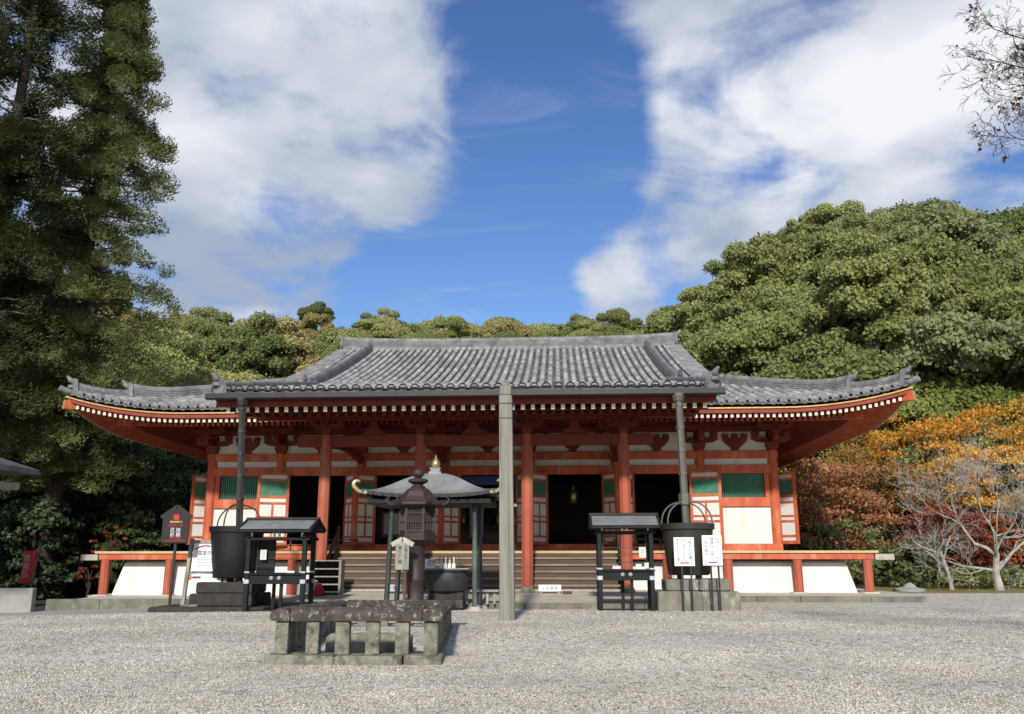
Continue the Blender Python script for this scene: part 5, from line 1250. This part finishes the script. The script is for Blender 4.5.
# maples: flat tiers of small leaves
def maple(label, x, y, Rr, H, z0, m, seed, nc=40, per=520, ls=.085, group=None, bark=None, zb=None, name='maple_tree'):
    return near_tree(name, label, x, y, Rr, H, z0, m, nc, per, ls, seed, 'tree', group, 'full', .34, bark, 1.2, 16, zb, .8, .75)
maple('small orange maple among the dark trees behind the left eave', -15.9, 10.2, 1.3, 2.6, 3.0, lf_orange, 301, 16, 240)
maple('small yellowing maple high in the thicket left of the hall', -16.6, 8.0, 1.2, 1.6, 4.2, lf_mixed, 307, 12, 160)
maple('low scarlet maple in the shade behind the left end of the veranda', -13.9, 4.6, .6, 1.0, 1.5, lf_red, 302, 9, 220)
maple('knee-high dark red maple sapling beside the left end of the kerb', -13.5, 2.6, .5, .6, .6, lf_red, 303, 6, 120)
MP = [(12.2, 7.5, 2.3, 4.4, .5, lf_maroon, 'maroon maple with low tiers nearest the right end of the hall'), (14.6, 9.5, 2.8, 4.6, 1.0, lf_mixed, 'broad rusty and yellow maple in the middle of the group right of the hall'),
      (13.2, 12.5, 3.0, 5.4, 1.6, lf_mixed, 'maple turning from green to yellow behind the maroon maples'), (17.2, 11.5, 2.9, 4.2, 2.8, lf_gold, 'golden maple left of the pale bare tree'), (19.0, 8.2, 2.2, 2.6, 2.7, lf_gold, 'airy golden maple reaching over the pale bare tree'), (21.0, 9.5, 3.3, 4.6, 2.6, lf_gold, 'broad golden maple behind the pale bare tree at the right edge'),
      (11.9, 11.5, 2.0, 4.4, .8, lf_mixed, 'slender turning maple partly hidden by the right eave'), (16.2, 7.0, 1.7, 2.2, .7, lf_maroon, 'low pinkish-red maple left of the small bare tree'), (17.6, 6.8, 1.3, 1.9, .6, lf_orange, 'low orange maple behind the trunk of the pale bare tree'), (20.5, 5.8, 1.5, 2.2, .4, lf_gold, 'low golden maple at the right edge under the pale bare tree'),
      (16.0, 14.5, 3.0, 5.4, 2.0, lf_mixed, 'tall turning maple at the back of the group right of the hall')]
for i, (x, y, Rr, H, z0, m_, lb) in enumerate(MP): maple(lb, x, y, Rr, H, z0, m_, 320+i, 50, 680, .088, zb=0)
UD = [(11.6, 15, 2.2, 4.6, .2), (14.8, 16.5, 2.6, 5, .2), (18.5, 15.5, 2.8, 5.2, .3), (22.5, 14, 3, 5.5, .3), (13.0, 9.8, 1.3, 2.3, 0), (16.4, 9.6, 1.5, 2.2, 0), (19.2, 8.4, 1.5, 2.0, 0), (23.5, 8.6, 1.8, 3.0, .1), (14.4, 6.2, 1.1, 1.5, 0), (21.8, 11.8, 2.2, 3.2, .1), (17.8, 13, 2, 3.4, .1), (26, 11, 3, 5, .3)]
for i, (x, y, Rr, H, z0) in enumerate(UD):
    near_tree('evergreen_shrub', 'deep green shrub in the undergrowth below the maples at the right', x, y, Rr, H, z0, lf_deep if i % 3 else lf_camellia, 36, 520, .10, 400+i, 'shrub', 'undergrowth shrubs at the right', flat=.6, zb=0)
near_tree('evergreen_shrub', 'grey-green airy bush at the right end of the veranda', 11.9, 4.6, 1.35, 2.2, .2, lf_pale, 30, 150, .11, 431, 'shrub', flat=.5, zb=0, shell=.8)
for i, (x, y, Rr, H) in enumerate([(15.9, 5.0, .85, .8), (17.6, 5.4, 1.0, .75), (19.4, 5.2, 1.0, .8), (21.4, 4.8, 1.0, .9)]):
    near_tree('clipped_shrub', 'low clipped round azalea in the row under the bare trees', x, y, Rr, H, -.15, lf_mid if i % 2 else lf_olive, 24, 300, .09, 450+i, 'shrub', 'clipped azaleas under the bare trees', shape='dome', flat=.8, zb=0, nl=3)
near_tree('dwarf_shrub', 'small leafless grey bush among the tawny trees behind the left roof', *polar(-20.5, 70), 3.0, 4.5, 3.0, lf_brown, 26, 60, .2, 470, 'shrub', flat=.8, zb=hz(-20.5, 70), shell=.9)

# --- bare trees: recursive branching
RMIN = [0.0]
def branches(b, rs, p, d, L_, r, depth, maxd, spread=.55, upb=.12, tips=None, nseg=4):
    r = max(r, RMIN[0])
    pts = [p.copy()]; rad = [r]; q = p.copy(); dd = d.copy()
    for k in range(nseg):
        dd = (dd+Vector(rs.normal(size=3))*.16+Vector((0, 0, upb*.4))).normalized(); q = q+dd*L_/nseg; pts.append(q.copy()); rad.append(r*(1-.45*(k+1)/nseg))
    b.tube(pts, rad, 6 if depth < 2 else (4 if depth < 4 else 3), False)
    if depth >= maxd:
        if tips is not None: tips.append((pts[-1], dd))
        return
    kids = 2 if depth < 1 else rs.randint(2, 5)
    for k in range(kids):
        i = nseg if k == 0 else rs.randint(1, nseg+1)
        nd = (dd+Vector(rs.normal(size=3))*spread+Vector((0, 0, upb))).normalized()
        branches(b, rs, pts[i], nd, L_*rs.uniform(.58, .85), rad[i]*rs.uniform(.55, .8), depth+1, maxd, spread, upb, tips, nseg)
RMIN[0] = .0048
rs = np.random.RandomState(8)
t = thing('bare_tree', 'pale lichened bare tree with a forked trunk and wide spreading branches at the right', 'tree', (16.1, 3.0, 0))
b = MB(); b.tube([(16.1, 3, -.1), (16.02, 3, .5), (16.12, 3, 1.15)], [.15, .105, .085], 8)
b.build('trunk', m_whitebark, t, smooth=True)
b = MB()
for d, L_, r in (((-.75, -.1, .85), 1.3, .10), ((.1, .1, 1), 1.3, .11), ((.8, -.2, .75), 1.35, .10), ((-.95, .3, .35), 1.3, .07), ((1, .35, .35), 1.3, .07), ((-.3, -.6, .7), 1.1, .07), ((.5, -.5, .9), 1.1, .07)):
    b = MB(); branches(b, rs, Vector((16.08, 3, rs.uniform(.55, 1.15))), Vector(d).normalized(), L_*1.1, r*.6, 0, 6, .55, .10); b.build('limb', m_whitebark, t)
rs = np.random.RandomState(5)
t = thing('bare_tree', 'slender leaning bare sapling to the left of the pale forked tree', 'tree', (14.7, 3.2, 0))
b = MB(); b.tube([(14.7, 3.2, -.1), (14.6, 3.2, .6), (14.45, 3.2, 1.2)], [.075, .055, .045], 7); b.build('trunk', m_whitebark, t)
b = MB()
for d in ((-.7, 0, .7), (.2, .2, 1), (-.9, .2, .4)): b = MB(); branches(b, rs, Vector((14.5, 3.2, rs.uniform(.6, 1.2))), Vector(d).normalized(), .9, .028, 0, 4, .55, .06); b.build('limb', m_whitebark, t)

RMIN[0] = .0022
# --- cryptomerias at the left: drooping tufts on whorled branches
def cedar(name, label, x, y, prof, seed, lean=0, m=lf_cedar, ztop=24., dens=1.0, r0=.45):
    rs = np.random.RandomState(seed); zb = gz(x, y)-.2
    t = thing(name, label, 'tree', (x, y, zb)); P_, N_, S_, D_ = [], [], [], []; b = MB()
    zs, rr_ = zip(*prof); z = zs[0]
    tp = lambda zz_: Vector((x+lean*zz_/ztop, y, zz_))
    b.tube([tp(zb), tp(1.0), tp(4), tp(8), tp(14), tp(ztop*.98)], [r0*1.35, r0*1.1, r0, r0*.85, r0*.55, .05], 10); tr = b.build('trunk', m_bark, t, smooth=True)
    b = MB()
    while z < zs[-1]:
        rad = np.interp(z, zs, rr_)
        for k in range(7 if z < 11 else 5):
            if rs.rand() > dens: continue
            a = rs.uniform(0, 2*math.pi); Lb = rad*rs.uniform(.45, 1.05); d = Vector((math.cos(a), math.sin(a), 0)); s = tp(z)
            fn = lambda q: s+d*Lb*q+Vector((0, 0, Lb*(.30*q-.42*q*q)))
            b.tube([fn(q) for q in (0, .3, .6, .85)], [.05, .04, .028, .012], 4, False)
            for q in (.12, .42, .7, .96):
                if q < .6 and rs.rand() < .4: continue
                side = Vector((-d.y, d.x, 0)); c = fn(q)+side*rs.uniform(-.3, .3)*Lb*.6+Vector((0, 0, rs.uniform(-.12, .15)))
                tr_ = rs.uniform(.32, .62)*(1.0 if q > .6 else .85); n = int(700*tr_*rs.uniform(.8, 1.2))
                g = rs.normal(size=(n, 3)); g /= np.linalg.norm(g, axis=1, keepdims=True); rad_ = rs.uniform(.25, 1, (n, 1))**.5
                off = g*rad_*np.array([tr_, tr_, tr_*.85])+rs.normal(size=(n, 3))*.05; off[:, 2] -= .25*(off[:, 0]**2+off[:, 1]**2)/tr_
                P_.append(np.array(c)+off); N_.append(g*1.0+rs.normal(size=(n, 3))*.45+np.array([0, 0, .35])); S_.append(rs.uniform(.028, .05, n)); D_.append(np.tile([d.x*.5, d.y*.5, -.55], (n, 1))+g*.7)
        z += rs.uniform(.34, .5)
    P_, N_, S_, D_ = map(np.concatenate, (P_, N_, S_, D_))
    zz_ = np.array(origin(t))
    # long axis of each spray follows the branch
    ax = D_/np.linalg.norm(D_, axis=1, keepdims=True); nn = N_-ax*(N_*ax).sum(1, keepdims=True)
    o = bpy.data.objects.new('crown', leaf_mesh('crown', P_-zz_, nn, S_, 4.2, m, None, seed, droop=np.cross(ax, nn))); col.objects.link(o); o.parent = t
    tag(b.build('branches', m_greybark, t), kind='stuff')
    return t
cedar('cedar_tree', 'tall cedar with a feathery two-stage crown nearest the hall at the left', -15.9, 4.0, [(3.8, 1.8), (5.2, 3.3), (7.2, 4.3), (9.6, 4.4), (11.2, 3.7), (12.8, 2.4), (13.6, 2.0), (14.6, 2.7), (16.5, 3.0), (18.5, 2.6), (21, 1.9), (23.2, 1.2), (24.6, .5)], 501, .5, dens=.92, r0=.34)
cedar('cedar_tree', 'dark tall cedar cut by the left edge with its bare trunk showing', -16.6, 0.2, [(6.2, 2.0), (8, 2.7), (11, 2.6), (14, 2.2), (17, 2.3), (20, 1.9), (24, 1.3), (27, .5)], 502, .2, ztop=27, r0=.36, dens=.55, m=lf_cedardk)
cedar('cedar_tree', 'cedar standing behind the two front cedars at the left edge', -19.8, 7.5, [(3, 2.4), (6, 3.2), (9, 2.6), (12, 1.2), (13, .4)], 503, .0, ztop=13, r0=.3)

# --- branches of a nearby tree reaching in at the upper right
rs = np.random.RandomState(21)
t = thing('cherry_tree', 'nearly leafless tree whose twigs reach in at the upper right corner', 'tree', (9.6, -18.6, 0))
b = MB(); b.tube([(9.6, -18.6, -.1), (9.5, -18.6, 1.5), (9.3, -18.6, 3.0), (9.2, -18.5, 4.2)], [.17, .13, .10, .07], 9); b.build('trunk', m_greybark, t, smooth=True)
b = MB(); tips = []
for s, e, r in (((9.25, -18.6, 3.4), (6.35, -18.6, 4.75), .03), ((9.2, -18.5, 4.0), (6.45, -18.7, 5.22), .03), ((9.2, -18.5, 4.2), (6.3, -18.5, 5.6), .03), ((9.2, -18.5, 4.2), (6.4, -18.4, 6.0), .03), ((9.2, -18.5, 4.2), (9.8, -18.2, 6.5), .06)):
    s, e = Vector(s), Vector(e); m_ = s.lerp(e, .5)+Vector((0, 0, .10)); b.tube([s-(e-s)*.03, s.lerp(e, .12)-Vector((0, 0, .04)), s.lerp(e, .3)+Vector((0, 0, .05)), m_, s.lerp(e, .75)+Vector((0, 0, .12)), e], [r*1.6, r*1.25, r*.9, r*.6, r*.35, r*.12], 7, False)
    for q in (.5, .6, .7, .78, .86, .94, 1.0):
        p = s.lerp(e, q)+Vector((0, 0, .3*q*(1-q))); d = (e-s).normalized()
        for k in range(2): branches(b, rs, p, (d+Vector(rs.normal(size=3))*.55).normalized(), .20, .0045, 1, 5, .6, .02, tips)
b.build('branches', m_bark, t)
sel = [tips[i] for i in rs.permutation(len(tips))[:260]]
pos = np.concatenate([np.array([[*p]])+rs.normal(size=(1 if i % 9 else 9, 3))*.022 for i, (p, d) in enumerate(sel)])-np.array([[9.6, -18.6, 0]])
o = bpy.data.objects.new('leaves', leaf_mesh('leaves', pos, rs.normal(size=pos.shape), rs.uniform(.02, .036, len(pos)), 1.4, lf_brown, None, 3)); col.objects.link(o); o.parent = t

# --- loose gravel: real little stones where the court is near enough to see them one by one
def gravel():
    rs = np.random.RandomState(77); ps = []
    for d0, d1, dens_ in ((5.4, 8, 1500), (8, 11, 900), (11, 15, 450), (15, 19.2, 200)):
        n = int(dens_*(d1*d1-d0*d0)/2*R(74)); az = np.radians(rs.uniform(-40, 34, n)); d = np.sqrt(rs.uniform(d0*d0, d1*d1, n)); k = rs.uniform(.006, .0115, n)*(1+.035*(d-5))
        ps.append(np.stack([CAM.x+d*np.sin(az), CAM.y+d*np.cos(az), k], 1))
    p = np.concatenate(ps); keep = ~((p[:, 0] > -1.3) & (p[:, 0] < .9) & (p[:, 1] > -16.45) & (p[:, 1] < -12.1)) & (p[:, 1] < -7.0-.0*p[:, 0]) & (-.62*p[:, 0]+.78*p[:, 1] < -3.4)
    p = p[keep]; n = len(p)
    z = np.array([gz(x, y) for x, y, k in p])
    base = np.array([(1, 0, 0), (.31, .95, 0), (-.81, .59, 0), (-.81, -.59, 0), (.31, -.95, 0), (.1, .05, .75), (0, 0, -.5)])
    a = rs.uniform(0, 6.28, n); ca, sa = np.cos(a), np.sin(a); sx = rs.uniform(.8, 1.5, n)
    v = base[None]*np.stack([sx, np.ones(n), rs.uniform(.6, 1.1, n)], 1)[:, None, :]+rs.normal(size=(n, 7, 3))*.13
    x = v[:, :, 0]*ca[:, None]-v[:, :, 1]*sa[:, None]; y = v[:, :, 0]*sa[:, None]+v[:, :, 1]*ca[:, None]
    v = np.stack([x, y, v[:, :, 2]], 2)*p[:, 2][:, None, None]+np.stack([p[:, 0], p[:, 1], z+p[:, 2]*.25], 1)[:, None, :]
    f = np.array([(0, 1, 5), (1, 2, 5), (2, 3, 5), (3, 4, 5), (4, 0, 5), (1, 0, 6), (2, 1, 6), (3, 2, 6), (4, 3, 6), (0, 4, 6)])
    fi = (f[None]+(np.arange(n)*7)[:, None, None]).reshape(-1).astype(np.int32); nf = n*10
    me = bpy.data.meshes.new('gravel'); me.vertices.add(n*7); me.vertices.foreach_set('co', v.reshape(-1).astype(np.float32))
    me.loops.add(nf*3); me.loops.foreach_set('vertex_index', fi); me.polygons.add(nf); me.polygons.foreach_set('loop_start', np.arange(0, nf*3, 3).astype(np.int32)); me.polygons.foreach_set('loop_total', np.full(nf, 3, np.int32))
    me.update(calc_edges=True)
    m = bpy.data.materials.new('gravel_stones'); m.use_nodes = True; t = m.node_tree; b = t.nodes['Principled BSDF']; b.inputs['Roughness'].default_value = .9; b.inputs['Specular IOR Level'].default_value = .2
    g = t.nodes.new('ShaderNodeNewGeometry'); r = t.nodes.new('ShaderNodeValToRGB'); t.links.new(g.outputs['Random Per Island'], r.inputs[0]); t.links.new(r.outputs[0], b.inputs['Base Color'])
    e = r.color_ramp.elements; e[0].color = (.25, .225, .18, 1); e[1].color = (.60, .565, .495, 1); q = e.new(.2); q.color = (.38, .35, .29, 1); q = e.new(.8); q.color = (.49, .46, .39, 1)
    tcn = t.nodes.new('ShaderNodeTexCoord'); nz = t.nodes.new('ShaderNodeTexNoise'); nz.inputs['Scale'].default_value = .55; nz.inputs['Detail'].default_value = 6; nz.inputs['Roughness'].default_value = .6; t.links.new(tcn.outputs['Object'], nz.inputs['Vector'])
    mp_ = t.nodes.new('ShaderNodeMapRange'); mp_.inputs[1].default_value = .35; mp_.inputs[2].default_value = .65; mp_.inputs[3].default_value = .72; mp_.inputs[4].default_value = 1.15; t.links.new(nz.outputs[0], mp_.inputs[0])
    sc_ = t.nodes.new('ShaderNodeVectorMath'); sc_.operation = 'SCALE'; t.links.new(r.outputs[0], sc_.inputs[0]); t.links.new(mp_.outputs[0], sc_.inputs['Scale']); t.links.new(sc_.outputs[0], b.inputs['Base Color'])
    me.materials.append(m); o = bpy.data.objects.new('gravel', me); col.objects.link(o); tag(o, 'loose pale grey gravel stones strewn over the court', 'gravel', kind='stuff')
gravel()
